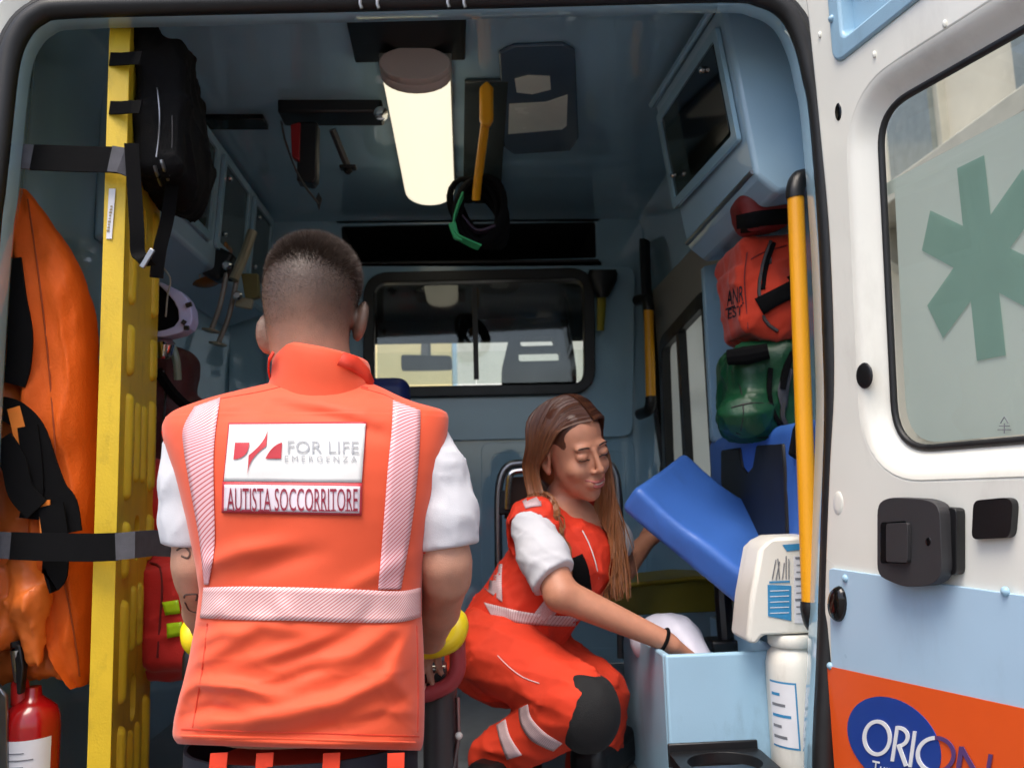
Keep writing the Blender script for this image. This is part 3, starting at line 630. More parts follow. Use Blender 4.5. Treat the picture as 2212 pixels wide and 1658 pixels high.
for k,(rx,ry,dx,dy) in enumerate(((52,72,0,0),(48,66,5,4),(45,70,-4,6),(54,64,3,10),(42,60,-2,14),(50,58,4,22),(56,70,-3,4),(38,62,6,18))):
    MB().tube(loop(1036+dx,452+dy,rx,ry,2.36+.018*k,24,6*k-10,.01), .014, 8, closed=True, flat=.6).build('webbing_loop', M_['web'], hn)
MB().ribbon(smooth_path([P(1000,420,2.34),P(988,450,2.33),P(980,482,2.32),P(986,508,2.32),P(1012,524,2.32),P(1036,534,2.33)],5), .03, .005, (0,-1,.3)).build('green_strap', M_['green'], hn)
MB().prism([P(968,482,2.31),P(984,476,2.31),P(990,500,2.31),P(1000,520,2.31),P(980,514,2.31)],(0,.02,0)).build('green_buckle', M_['green'], hn, bevel=.004)
MB().ribbon(smooth_path([P(1000,470,2.37),P(1030,500,2.36),P(1070,490,2.36)],5), .035, .006, (0,-1,0)).build('purple_strap', mat('dark_purple_webbing', (50,34,56), .7), hn)
# torch on the bulkhead
tr = thing('flashlight', 'black flared torch with yellow-green stem hung on the bulkhead beside the cab window', 'flashlight', P(1302,650,YB-.1))
MB().loft([[P(1302+s*math.cos(a)*w_, y, YB-.09+.04*math.sin(a)) for a in [2*math.pi*k/14 for k in range(14)]] for y,w_,s in ((582,29,1),(592,32,1),(606,31,1),(632,18,1),(642,11,1))]).build('head', M_['black'], tr)
MB().loft([[P(1300+math.cos(a)*w_-(y-640)*.04, y, YB-.09+.018*math.sin(a)) for a in [2*math.pi*k/10 for k in range(10)]] for y,w_ in ((638,9),(660,10),(690,9),(714,8))]).build('stem', mat('yellow_green_plastic', (150,140,40), .5), tr)

# ---- the open rear door
HG = P(1785,1000,1.585); EG = P(2212,1000,1.14); DU = Vector((EG.x-HG.x, EG.y-HG.y, 0)).normalized(); DN = Vector((DU.y, -DU.x, 0))
if DN.x > 0: DN = -DN                                                       # faces the camera side
UZ = Vector((0,0,1)); DO = Vector((HG.x, HG.y, 0))
def dq(px, py): q = PN(px, py, DO, DN) - DO; return (q.dot(DU), q.z)
def dqw(px, py, w_): q = PN(px, py, DO+DN*w_, DN) - DO; return (q.dot(DU), q.z)     # pixel on a sheet parallel to the door
def D3(u, z, w_=0): return DO + DU*u + UZ*z + DN*w_
door = MB()
edge = [dq(*p) for p in [(1738,0),(1752,120),(1770,300),(1788,500),(1797,700),(1798,850),(1790,1000),(1782,1200),(1775,1450),(1770,1658)]]
edge = [(edge[0][0]-.02, 2.42)] + edge + [(edge[-1][0]-.01,.42)]
edge = [(p.x,p.y) for p in smooth_path([(a,b_,0) for a,b_ in edge],4)]
zt = dq(2090,132)[1]; zb = dq(2100,960)[1]; ul = dq(1912,560)[0]
tl_, tr_ = dqw(1958,206,-.03), dqw(2205,66,-.03); bl_, br_ = dqw(1990,969,-.03), dqw(2212,950,-.03); kt, kb = (tr_[1]-tl_[1])/(tr_[0]-tl_[0]), (br_[1]-bl_[1])/(br_[0]-bl_[0])
L1, L2 = dqw(1908,420,-.03), dqw(1925,800,-.03); kl = (L2[0]-L1[0])/(L2[1]-L1[1])
ztl = tl_[1]-kt*.05; cTL = (L1[0]+kl*(ztl-L1[1]), ztl); cBL = (L2[0]+kl*(bl_[1]-L2[1])+.004, bl_[1]-kb*.03)
wo = rpoly([cBL,(.70,cBL[1]+kb*.5),(.70,cTL[1]+kt*.5),cTL], [.09,.08,.08,.075], 10)
if sum(wo[i-1][0]*wo[i][1]-wo[i][0]*wo[i-1][1] for i in range(len(wo))) < 0: wo = wo[::-1]
w2, w3 = off2(wo,-.052), off2(wo,-.02)
dout = edge + [(.82,.42),(.82,2.42)]
poc = rrect(.127,.60,2.165,2.37,.025)
rd = MB().plate(dout, [w2, poc], -.03, DO, DU, UZ).build('rear_door', M_['white'], amb, bevel=.007, bseg=3)
MB().loft([[D3(a,b_,.001-.033*(.5-.5*math.cos(math.pi*q/8))) for a,b_ in off2(wo,-.054+.058*q/8)] for q in range(9)], cap=False).build('window_recess', M_['white'], rd, smooth=80)
MB().tube([D3(a,b_,-.030) for a,b_ in wo], .0065, 8, closed=True, flat=1).build('window_seal', M_['rubber'], rd, smooth=80)
MB().plate(wo, [], 0, DO-DN*.040, DU, UZ).build('window_glass', M_['glass'], rd)
fl = [dqw(*p,-.047) for p in [(1900,415),(2212,292)]]
k_ = (fl[1][1]-fl[0][1])/(fl[1][0]-fl[0][0]); fz = (fl[0][1]+fl[1][1])/2
wof = rpoly([(cBL[0]+.010,cBL[1]+.010),(.69,cBL[1]+.010+kb*.5),(.69,fz),(L1[0]+kl*(fz-L1[1])+.010,fz)], [.082,.07,.001,.001], 8)
MB().plate(wof, [], 0, DO-DN*.047, DU, UZ).build('frosted_film', M_['film'], rd)
MB().plate([(fl[0][0]-.0,fz+.0),(.69,fz+.0),(.69,fz+.025),(fl[0][0]-.0,fz+.025)],[],0,DO-DN*.049,DU,UZ).build('film_edge_strip', M_['film'], rd)
sc_ = dqw(2118,558,-.0445); sr = (dqw(2116,332,-.0445)[1]-dqw(2116,784,-.0445)[1])/2*.97; star = []
sw = sr*.225
for k in range(6):
    a = math.pi/2 + k*math.pi/3; e = (math.cos(a), math.sin(a)); p_ = (-e[1], e[0]); rin = sw/math.tan(math.pi/6)
    star += [(sc_[0]+e[0]*rin-p_[0]*sw, sc_[1]+e[1]*rin-p_[1]*sw), (sc_[0]+e[0]*sr-p_[0]*sw, sc_[1]+e[1]*sr-p_[1]*sw), (sc_[0]+e[0]*sr+p_[0]*sw, sc_[1]+e[1]*sr+p_[1]*sw)]
star = [(sc_[0]+(a-sc_[0])*.76, b_) for a,b_ in star]
MB().plate(star, [], 0, DO-DN*.0445, DU, UZ).build('star_of_life', M_['teal'], rd)
# small etched mark in the pane
mk = MB()
for a_, b2 in (((2126,900),(2118,914)),((2126,900),(2134,914)),((2112,928),(2140,928)),((2126,914),(2126,936)),((2115,920),(2137,920))):
    mk.tube([D3(*dq(*a_),-.0385), D3(*dq(*b2),-.0385)], .0008, 5)
mk.build('etched_mark', M_['greyink'], rd)
# pocket on top
pw = [D3(a,b_,0) for a,b_ in poc]
MB().loft([[D3(a,b_,-.02) for a,b_ in poc],[D3(a,b_,.006) for a,b_ in off2(poc,-.004)],[D3(a,b_,.009) for a,b_ in rrect(.160,.567,2.198,2.34,.02)],[D3(a,b_,-.08) for a,b_ in rrect(.172,.555,2.214,2.33,.02)]], cap=True).build('door_pocket', M_['bluebox'], rd, bevel=.006, bseg=3)
def rivet(px, py, m='bluebox', r=.0075, w_=.006):
    MB().lathe([(r,0),(r*.95,.003),(r*.6,.006),(r*.15,.0072)], D3(*dq(px,py),w_), DN, 12).build('rivet', M_[m], rd)
rivet(1803,42)
for a_, b2 in ((2042,92-40),(1772,75),(1890,118)): MB().ball(D3(*dq(a_,b2),.001),(.004,.004,.007),5).build('paint_blister', M_['white'], rd)
# lower panel, orange sheet and lettering
lp_ = [dq(1796,1225),dq(2000,1234),(.80,dq(2000,1234)[1]-.005),(.80,.45),(dq(1790,1658)[0],.45)]
lp_[1] = (lp_[1][0], lp_[0][1]-.002); lp_[2] = (.8, lp_[0][1]-.003)
MB().plate(rpoly(lp_,.012,3), [], .006, DO+DN*.001 if DU.cross(UZ).dot(DN)>0 else DO+DN*.007, DU, UZ).build('lower_panel', mat('pale_blue_door_panel', (178,208,230), .3, var=.07, vscale=5, wear=.2, wcol=(130,146,158), wscale=5), rd, bevel=.002)
sgn = 1 if DU.cross(UZ).dot(DN) > 0 else -1
def sheet(name, pts, w_, m, th=.0012): return MB().plate(pts, [], th*sgn, DO+DN*w_, DU, UZ).build(name, m, rd)
o1, o2 = dq(1797,1437), dq(2212,1526); s_ = (o2[1]-o1[1])/(o2[0]-o1[0])
sheet('orange_sheet', [(o1[0]-.003,o1[1]),(.795,o1[1]+s_*(.795-o1[0])),(.795,.46),(o1[0]-.006,.46)], .0078, M_['orange'])
for p in ((1833,1248),(1800,1437),(1794,1577),(2180,1276)): rivet(*p)
def zx(cx, cy): return dq(1779.9+cx*.1953, 1399.7+cy*.1953)
phi = math.asin(.3)
def inel(cx, cy): # inside the blue ellipse?
    c_ = (cx-830)/520.; return abs(c_) < 1 and min(1030+505*math.sin(t+phi) for t in (math.acos(c_),-math.acos(c_))) < cy < max(1030+505*math.sin(t+phi) for t in (math.acos(c_),-math.acos(c_)))
sheet('blue_ellipse', [zx(830+520*math.cos(t), 1030+505*math.sin(t+phi)) for t in [2*math.pi*k/48 for k in range(48)]], .0093, M_['royal'])
def arc_strip(cx, cy, rx, ry, st, a0, a1, n=20):
    A = [math.radians(a0+(a1-a0)*k/n) for k in range(n+1)]
    return [zx(cx+rx*math.cos(a), cy+ry*math.sin(a)) for a in A] + [zx(cx+(rx-st)*math.cos(a), cy+(ry-st)*math.sin(a)) for a in reversed(A)]
def seg(a, b_, w_):
    d = Vector((b_[0]-a[0], b_[1]-a[1])).normalized(); p_ = Vector((-d.y, d.x))*w_/2
    return [zx(a[0]+p_.x,a[1]+p_.y), zx(b_[0]+p_.x,b_[1]+p_.y), zx(b_[0]-p_.x,b_[1]-p_.y), zx(a[0]-p_.x,a[1]-p_.y)]
WS, VP_ = M_['sticker'], M_['violet']
sheet('letter_O', arc_strip(648,980,163,202,42,-90,90), .0108, WS); sheet('letter_O', arc_strip(648,980,163,202,42,90,270), .0108, WS)
sheet('letter_R_stem', seg((874,852),(816,1238),38), .0108, WS); sheet('letter_R_bowl', arc_strip(880,968,132,122,42,-92,88), .0112, WS)
sheet('letter_R_leg', seg((888,1050),(975,1290),44), .0116, WS); sheet('letter_I', seg((1068,905),(1014,1302),38), .0108, WS)
sheet('letter_O', arc_strip(1300,1165,222,208,44,100,268), .0108, WS); sheet('letter_O', arc_strip(1300,1165,222,208,44,-92,80), .0108, VP_)
sheet('letter_N_stem', seg((1590,1075),(1540,1400),52), .0108, VP_); sheet('letter_N_diagonal', seg((1588,1085),(1790,1440),50), .0112, VP_); sheet('letter_N_stem', seg((1912,1160),(1866,1440),44), .0108, VP_)
tv, tf_ = text_mesh('Turr', 260, 150, bold=.01, shear=.15)
MB().add([D3(*zx(600+a, 1375-b_+a*.2), .0125) for a,b_ in tv], tf_).build('script_lettering', WS, rd, recalc=False)
# oval bungs and caps, latch
def oval(name, px, py, rx, ry, m, w0, h_):
    pts = [dq(px+rx*math.cos(t), py+ry*math.sin(t)) for t in [2*math.pi*k/20 for k in range(20)]]; c_ = dq(px,py)
    MB().loft([[D3(c_[0]+(a-c_[0])*s2, c_[1]+(b_-c_[1])*s2, w0+h_*z2) for a,b_ in pts] for s2,z2 in ((1.05,-.3),(1.0,.3),(.85,.8),(.5,1),(.1,1.05))]).build(name, m, rd, smooth=70)
oval('black_bung', 1819,1303,17,38, mat('glossy_black_rubber', (18,17,16), .15), .007, .014)
oval('black_bung', 1868,811,17,27, M_['black'], .001, .003); oval('screw_hole', 1811,242,7,19, M_['blackgloss'], .0, .002)
oval('pressed_dimple', 1811,1086,11,26, M_['white'], -.001, .003)
def dbox(name, pts, w0, w1, m, bev, par=None): return MB().plate(pts, [], (w1-w0)*sgn, DO+DN*w0, DU, UZ).build(name, m, par or rd, bevel=bev, bseg=3)
lt_ = rpoly([dq(1934,1086),dq(1960,1072),dq(2040,1076),dq(2072,1090),dq(2078,1240),dq(2050,1262),dq(1990,1264),dq(1934,1240)], .02, 4)
dbox('latch_backplate', rpoly([dq(1990,1090),dq(2086,1096),dq(2086,1240),dq(1990,1240)],.01,3), .0, .018, M_['black'], .004)
lh = [dq(1934,1126),dq(1958,1126),dq(1958,1208),dq(1934,1212)]
dbox('latch_housing', lt_, .014, .038, M_['char'], .008)
dbox('latch_finger_pull', rpoly([dq(1943,1126),dq(2003,1122),dq(2003,1214),dq(1943,1214)],.006,3), .0382, .040, M_['blackgloss'], .001)
dbox('latch_lever', rpoly([dq(1962,1128),dq(2010,1126),dq(2010,1212),dq(1962,1210)],.006,3), .0385, .046, M_['char'], .003)
oval('latch_screw_hole', 2047,1167,6,9, M_['blackgloss'], .038, .001)
dbox('cover_cap', rpoly([dq(2116,1080),dq(2190,1073),dq(2202,1085),dq(2196,1160),dq(2112,1164)],.012,4), .0, .012, M_['black'], .004)
# ================================================================== the man at the door, seen from behind
YM = 1.44
man = thing('person', 'person seen from behind in sleeveless orange high-visibility vest and white shirt, standing at the stretcher', 'person', (P(650,1600,YM).x, YM, 0))
def pxz(px, py, Y=YM): p = P(px, py, Y); return p
# ---- vest: a lofted shell with modelled folds
vr = [ # py, left, right, half depth, centre Y shift
 (818,596,792,.050,.034),(826,572,806,.058,.032),(834,540,824,.064,.030),(842,508,840,.069,.028),(850,476,856,.074,.026),(858,448,874,.078,.024),(866,424,894,.082,.022),(874,402,922,.086,.020),
 (882,382,952,.090,.018),(890,368,966,.093,.016),(902,356,969,.097,.014),(920,350,968,.102,.010),(945,355,965,.107,.006),(975,366,961,.111,.002),(1020,382,953,.115,-.002),(1070,398,943,.118,-.004),
 (1120,411,932,.119,-.004),(1170,421,921,.118,-.003),(1220,431,914,.117,-.001),(1270,438,911,.117,.0),(1330,431,911,.118,.0),(1380,424,914,.121,0),(1430,415,916,.124,0),(1480,404,917,.127,0),
 (1530,392,917,.129,0),(1570,385,916,.130,0),(1592,382,915,.130,0),(1606,386,912,.127,0),(1612,392,908,.120,0)]
folds = [ # polyline in photo pixels, half width, height in metres (positive = ridge towards the viewer)
 ([(470,1560),(640,1545),(760,1515),(850,1460),(905,1380)], 26, .010), ([(480,1600),(700,1580),(830,1545),(905,1490)], 22, -.006),
 ([(420,1500),(470,1470),(560,1478),(640,1505)], 20, .009), ([(440,1540),(500,1525),(570,1540)], 16, -.006),
 ([(425,1440),(500,1400),(600,1330),(690,1350)], 24, .006), ([(430,1390),(520,1350),(560,1345)], 18, .006), ([(440,1350),(490,1345)], 14, -.004),
 ([(700,1450),(790,1400),(850,1350),(890,1345)], 26, .006), ([(640,1420),(720,1380),(790,1345)], 22, -.005), ([(860,1420),(880,1380),(900,1345)], 16, .005),
 ([(450,1255),(480,1210),(560,1180),(650,1165)], 22, .006), ([(560,1230),(640,1200),(720,1180)], 24, -.004), ([(760,1260),(850,1215),(905,1190)], 20, .004),
 ([(600,850),(700,880),(800,905),(840,925)], 24, .004), ([(560,880),(640,890),(720,910)], 22, -.004), ([(700,900),(790,930),(850,950)], 20, -.004), ([(480,890),(560,870)], 24, .004),
 ([(400,1590),(560,1596),(740,1606),(900,1600)], 9, .004), ([(440,1470),(420,1520),(396,1570)], 18, .006), ([(560,1420),(690,1380),(760,1350)], 20, .005), ([(900,1520),(870,1480),(850,1420)], 18, .004),
 ([(500,1290),(520,1310)], 24, .004), ([(640,1275),(660,1330)], 18, .005), ([(820,1290),(790,1340)], 16, -.003), ([(880,1280),(895,1330)], 14, .004),([(640,1470),(700,1440),(760,1425)],18,-.005),([(760,1560),(840,1530),(900,1540)],16,.005)]
def fold_h(x, y):
    h_ = np.zeros_like(x)
    for pl, w_, amp in folds:
        best = np.full_like(x, 1e9); tt = np.zeros_like(x); n_ = len(pl)-1
        for i in range(n_):
            ax, ay = pl[i]; bx, by = pl[i+1]; L2 = (bx-ax)**2+(by-ay)**2
            t = np.clip(((x-ax)*(bx-ax)+(y-ay)*(by-ay))/L2, 0, 1); d = np.hypot(x-ax-(bx-ax)*t, y-ay-(by-ay)*t)
            tt = np.where(d < best, (i+t)/n_, tt); best = np.minimum(best, d)
        h_ += 1.55*amp*(np.exp(-(best/(w_*.85))**2))*np.sin(np.pi*np.clip(tt*.9+.05,0,1))**.6
    return h_
NU, NV = 200, 230
vr_ = np.array(vr, float); yy = np.concatenate([np.linspace(818,900,60), np.linspace(901,1612,NV-60)])
Lx, Rx, Bd, Cs = [np.interp(yy, vr_[:,0], vr_[:,k]) for k in (1,2,3,4)]
def sm(a):
    for _ in range(3): a[1:-1] = a[1:-1]*.5+(a[:-2]+a[2:])*.25
    return a
Lx, Rx, Bd, Cs = map(sm, (Lx, Rx, Bd, Cs))
th = np.linspace(0, 2*np.pi, NU, endpoint=False)
verts = []
for j in range(NV):
    tilt = .03
    mid = (Lx[j]+Rx[j])/2; hw = (Rx[j]-Lx[j])/2
    c_, s_ = np.cos(th), np.sin(th); e = 2/2.5
    xp = mid + hw*np.sign(c_)*np.abs(c_)**e; bb = np.sign(s_)*np.abs(s_)**(2/2.2)
    yp = yy[j] + (xp-650)*tilt*max(0,(yy[j]-1300)/300 if yy[j] > 1300 else 0)
    cz_ = crs(xp*.0011+yp*.0006, 0*xp, yp*.0012-xp*.0007, 26, 5, 4, 3.5)*np.clip((yy[j]-1330)/120,0,1) + .55*crs(xp*.0011, 0*xp, yp*.001+xp*.0006, 30, 9, 3, 3)*np.clip((1000-yy[j])/120,0,1)
    fh = (fold_h(xp, yp)+.0035*cz_)*np.clip(-s_*1.6, 0, 1)
    spine = .010*np.exp(-((xp-665)/60)**2)*np.clip((yy[j]-880)/150,0,1)*np.clip((1250-yy[j])/200,0,1) - .007*(np.exp(-((xp-560)/70)**2)+np.exp(-((xp-770)/70)**2))*np.exp(-((yy[j]-970)/90)**2)
    for i in range(NU):
        p = P(xp[i], yp[i], YM); dy = Bd[j]*bb[i] + Cs[j] + (-fh[i] + spine[i]*(1 if s_[i] < 0 else 0))
        zz_ = P(xp[i], yp[i], YM+min(dy,0)).z; kz = min(1, max(0, (yy[j]-1250)/250)); verts.append((p.x, YM+dy, p.z*(1-kz)+zz_*kz))
mb = MB(); mb.v = verts; mb.f = [(j*NU+i, j*NU+(i+1)%NU, (j+1)*NU+(i+1)%NU, (j+1)*NU+i) for j in range(NV-1) for i in range(NU)]
mb.f += [tuple(range(NU)), tuple((NV-1)*NU+i for i in range(NU))]
vest = mb.build('vest', M_['vest'], man, smooth=100)
VB = bvh_of(vest)
def on_vest(px, py, off=.0025):                                              # point on the back of the vest under a photo pixel
    d = ray(px, py).normalized(); h_ = VB.ray_cast(CAM, d, 4)
    if h_[0] is None: h_ = VB.find_nearest(P(px, py, YM-.11))
    return h_[0] - d*off
def vgrid(name, quad, nu, nv, off, m, par, thick=.0016, bow=None):           # patch of cloth following the vest, corners TL TR BR BL in pixels
    V = []; UV = []
    for j in range(nv+1):
        for i in range(nu+1):
            u, v = i/nu, j/nv
            x = (quad[0][0]*(1-u)+quad[1][0]*u)*(1-v)+(quad[3][0]*(1-u)+quad[2][0]*u)*v; y = (quad[0][1]*(1-u)+quad[1][1]*u)*(1-v)+(quad[3][1]*(1-u)+quad[2][1]*u)*v
            if bow: x, y = bow(u, v, x, y)
            V.append(on_vest(x, y, off)); UV.append((u, v))
    q = MB(); q.v = [tuple(p) for p in V]; q.f = [(j*(nu+1)+i, j*(nu+1)+i+1, (j+1)*(nu+1)+i+1, (j+1)*(nu+1)+i) for j in range(nv) for i in range(nu)]
    q.uv = UV; return q.build(name, m, par, smooth=180, solid=thick, recalc=False)
def strip(name, left, right, n_, nw, off, m, par):                            # band between two pixel polylines
    Lp, Rp = smooth_path([(a,b_,0) for a,b_ in left], 8), smooth_path([(a,b_,0) for a,b_ in right], 8)
    def at_(pl, t): f = t*(len(pl)-1); i = min(int(f), len(pl)-2); return pl[i].lerp(pl[i+1], f-i)
    V = []; UV = []
    for j in range(n_+1):
        a, b_ = at_(Lp, j/n_), at_(Rp, j/n_)
        for i in range(nw+1): q = a.lerp(b_, i/nw); V.append(on_vest(q.x, q.y, off)); UV.append((j/n_, i/nw*.28))
    q = MB(); q.v = [tuple(p) for p in V]; q.f = [(j*(nw+1)+i, j*(nw+1)+i+1, (j+1)*(nw+1)+i+1, (j+1)*(nw+1)+i) for j in range(n_) for i in range(nw)]; q.uv = UV
    return q.build(name, m, par, smooth=180, solid=.001, recalc=False)
strip('reflective_band', [(440,1268),(520,1266),(640,1268),(760,1272),(860,1276),(909,1268)], [(432,1334),(520,1338),(640,1340),(760,1344),(860,1343),(909,1332)], 90, 6, .0028, M_['bandH'], vest)
strip('reflective_brace', [(420,878),(396,925),(398,975),(412,1060),(430,1160),(441,1262)], [(476,858),(466,925),(461,990),(462,1080),(463,1180),(450,1262)], 60, 5, .0028, M_['bandV'], vest)
strip('reflective_brace', [(849,864),(846,930),(838,1010),(831,1100),(824,1190),(817,1272)], [(908,886),(907,940),(903,1010),(895,1090),(882,1180),(866,1272)], 60, 5, .0028, M_['bandV'], vest)
pt = vgrid('logo_patch', [(496,917),(790,915),(781,1042),(484,1039)], 30, 14, .0035, M_['patch'], vest)
vgrid('patch_border', [(494,913),(792,911),(782,1046),(482,1043)], 30, 14, .0028, M_['crimson'], vest)
vgrid('name_patch_border', [(481,1040),(783,1043),(781,1113),(479,1107)], 30, 8, .0032, M_['crimson'], vest)
vgrid('name_patch', [(485,1046),(778,1050),(776,1108),(484,1102)], 30, 8, .0040, M_['patch2'], vest)
def zp(x, y): return ((540+x/5.53)*.8641, (1030+y/5.53)*.8641)               # from the close-up crop to photo pixels
def print_poly(name, pts, m, par, off=.0062):
    q = MB(); n_ = len(pts); P3 = [on_vest(*zp(*p), off) for p in pts]
    tri = geometry.tessellate_polygon([[Vector((a,b_,0)) for a,b_ in pts]]); q.add(P3, [tuple(t) for t in tri]); return q.build(name, m, par, smooth=0, recalc=False)
def bez(a, c, b_, n_=10): return [((1-t)**2*a[0]+2*t*(1-t)*c[0]+t*t*b_[0], (1-t)**2*a[1]+2*t*(1-t)*c[1]+t*t*b_[1]) for t in [k/n_ for k in range(n_+1)]]
print_poly('logo_left_wing', [(262,418)]+bez((462,418),(450,640),(240,650)), M_['crimson'], vest)
print_poly('logo_flash', bez((718,210),(700,400),(455,590))+bez((450,600),(440,760),(432,865))+bez((445,800),(470,620),(690,470))+[(700,440)], M_['crimson'], vest)
print_poly('logo_right_wing', bez((915,415),(770,450),(682,640))+[(900,640)], M_['crimson'], vest)
def print_text(name, txt, box, m, bold=0, off=.0066, sx=1.0, per=True):
    x0, y0, x1, y1 = box; tv, tf_ = text_mesh(txt, x1-x0, y1-y0, bold)
    q = MB(); q.add([on_vest(*zp(x0+a, y1-b_ + (a/(x1-x0))*(8)), off) for a,b_ in tv], tf_); q.build(name, m, vest, smooth=0, recalc=False)
print_text('lettering', 'FOR LIFE', (990,390,1975,560), M_['greyprint'], 0)
print_text('small_lettering', 'E M E R G E N Z A', (950,600,1950,680), M_['greyprint'], 0)
print_text('name_lettering', 'AUTISTA SOCCORRITORE', (150,1045,1960,1365), M_['maroon'], 0)
for k, x in enumerate((192,298,390,452,530,620,702,862,958,1068,1158,1252,1362,1462,1545,1622,1712,1822,1925)):   # serifs
    if k in (4,7,8,9,10,11,16): continue
    print_poly('serif', [(x-42,1366),(x+42,1368),(x+30,1345),(x-30,1345)], M_['maroon'], vest, .0068)
# collar: standing band round the neck, open at the front, leaning to the right
cr = MB(); rings = []
nc = 60
def cring(py, hw, hd, px, cy, tilt, flare=0):
    out = []
    for i in range(nc):
        a = 2*math.pi*i/nc; x = px+hw*math.cos(a); out.append(P(x, py+tilt*math.cos(a)*hw/100 + 10*math.sin(a)*0, YM) + Vector((0, cy+hd*math.sin(a), 0)))
    return out
prof = [(872,128,.086,688,.024,4),(852,121,.086,690,.026,8),(826,112,.087,692,.026,12),(800,109,.088,692,.026,15),(780,106,.088,691,.027,17),(764,104,.087,690,.028,18),(757,101,.084,689,.028,18),(759,97,.080,689,.028,18),(776,93,.076,689,.028,16),(806,94,.078,690,.027,12),(840,98,.08,690,.028,8)]
collar = cr.loft([cring(*q) for q in prof], cap=False).build('collar', M_['vest'], vest, smooth=100)
collar_bvh = None
# folded collar edge on the right and left
MB().loft([[P(x,y,YM)+Vector((0,dy,0)) for x,y,dy in r_] for r_ in (
    [(752,772,-.055),(776,776,-.03),(796,796,.0),(806,822,.01)],[(745,790,-.062),(770,796,-.04),(790,812,-.01),(803,834,.0)],[(740,800,-.060),(768,808,-.042),(788,822,-.015),(800,838,-.004)])], closed=False, cap=False).build('collar_fold', M_['vestdark'], vest, smooth=100, solid=.003)
MB().loft([[P(x,y,YM)+Vector((0,dy,0)) for x,y,dy in r_] for r_ in ([(600,766,-.035),(584,774,-.01),(574,790,.02),(576,812,.03)],[(606,774,-.05),(590,788,-.03),(580,804,.0),(582,822,.01)])], closed=False, cap=False).build('collar_fold', M_['vestdark'], vest, smooth=100, solid=.003)
MB().tube([on_vest(x,y,.001) for x,y in [(600,826),(640,822),(680,818),(720,820),(760,828),(795,838)]], .0015, 5).build('collar_seam', M_['vestdark'], vest)
for pl in ([(392,1574),(520,1578),(650,1582),(780,1586),(905,1590)], [(448,1345),(440,1420),(428,1500),(416,1570)], [(900,1350),(902,1430),(903,1510),(902,1580)], [(470,862),(560,846),(620,832)], [(780,838),(830,852),(850,862)]):
    MB().tube([on_vest(q.x,q.y,.0002) for q in smooth_path([(a,b_,0) for a,b_ in pl],6)], .0011, 4).build('stitched_seam', M_['vestdark'], vest)
# hem and armhole bindings
MB().tube([on_vest(x,y,.0005) for x,y in zip(range(392,908,12), [1588+.03*(x-392) for x in range(392,908,12)])], .0022, 6).build('hem_seam', M_['vest'], vest)
for pl in ([(353,930),(364,975),(380,1020),(396,1072),(410,1120),(421,1170),(431,1225)], [(957,985),(954,1005),(948,1040),(938,1090),(926,1145),(917,1195)]):
    MB().tube([P(x,y,YM-.018) for x,y in smooth_path([(a,b_,0) for a,b_ in pl],4) for x,y in [(x.x if hasattr(x,'x') else x, y)]] if False else [P(q.x,q.y,YM-.02) for q in smooth_path([(a,b_,0) for a,b_ in pl],4)], .004, 6).build('armhole_binding', M_['vestdark'], vest)

# ---- shirt sleeves
def px3(px, py, Y): return np.array(P(px, py, Y))
def sleeve(name, pts, rs, cut_o, cut_n, h_=.006, seed=1, m='tee', par=None, amp=.0055, freq=46):
    lo = np.min(pts,0)-.12; hi = np.max(pts,0)+.12; f = SDF(lo, hi, h_); f.limb(pts, rs, .02)
    f.disp(lambda X,Y,Z: -amp*crs(X,Y,Z,freq*1.15,seed,3,3.5)-.5*amp*crs(X,Y,Z,freq*.5,seed+40,3,2.5)); f.plane(cut_o, cut_n, .004)
    return f.build(name, M_[m], par or man, 1)
sl = [px3(432,965,1.45), px3(420,1040,1.45), px3(418,1120,1.45), px3(420,1230,1.45)]
sleeve('shirt_sleeve', sl, [.058,.056,.053,.052], px3(400,1178,1.45), (-.06,0,-1), seed=3)
sr_ = [px3(905,955,1.465), px3(928,1020,1.46), px3(955,1110,1.455), px3(968,1260,1.45)]
sleeve('shirt_sleeve', sr_, [.055,.062,.062,.058], px3(970,1183,1.45), (.12,-.05,-1), seed=5)

# ---- body: head, neck, trunk, arms, hands, one continuous surface
hc = px3(675,642,1.475); R_h = Matrix.Rotation(math.radians(6),3,'Y') @ Matrix.Rotation(math.radians(-14),3,'X') @ Matrix.Rotation(math.radians(-10),3,'Z')
def hp_(x, y, z): return hc + np.array(R_h @ Vector((x,y,z)))              # head space: x right, y forward (away), z up
f = SDF(np.array([hc[0]-.36,1.28,.95]), np.array([hc[0]+.36,1.95,2.0]), .0055)
f.ell(hp_(0,.0,.010),(.0800,.097,.098),R_h,.02); f.ell(hp_(0,-.028,.0),(.076,.070,.082),R_h,.02); f.ell(hp_(0,.02,-.075),(.064,.075,.062),R_h,.03)
f.ell(hp_(0,.055,-.10),(.05,.045,.035),R_h,.03); f.cone(hp_(0,.10,-.02),hp_(0,.112,-.045),.012,.016,.012)
neck0 = px3(684,860,1.475); f.cone(hp_(0,-.02,-.05), neck0, .060,.066,.03); f.cone(neck0, px3(680,960,1.46), .07,.1,.05)
for sx, ear in ((-1, px3(577,720,1.47)), (1, px3(780,692,1.485))):
    Re = R_h @ Matrix.Rotation(sx*math.radians(32),3,'Z') @ Matrix.Rotation(math.radians(10),3,'X')
    e0 = ear
    f.ell(e0,(.012,.024,.038),Re,.006); f.ell(e0+np.array(Re @ Vector((sx*.0,.004,-.024))),(.008,.012,.016),Re,.006)
    f.ell(e0+np.array(Re @ Vector((sx*.009,.006,.004))),(.006,.012,.02),Re,.005,'s')
    f.cone(e0+np.array(Re @ Vector((-sx*.004,.014,0))), hp_(sx*.066,.02,-.03), .012,.014,.01)
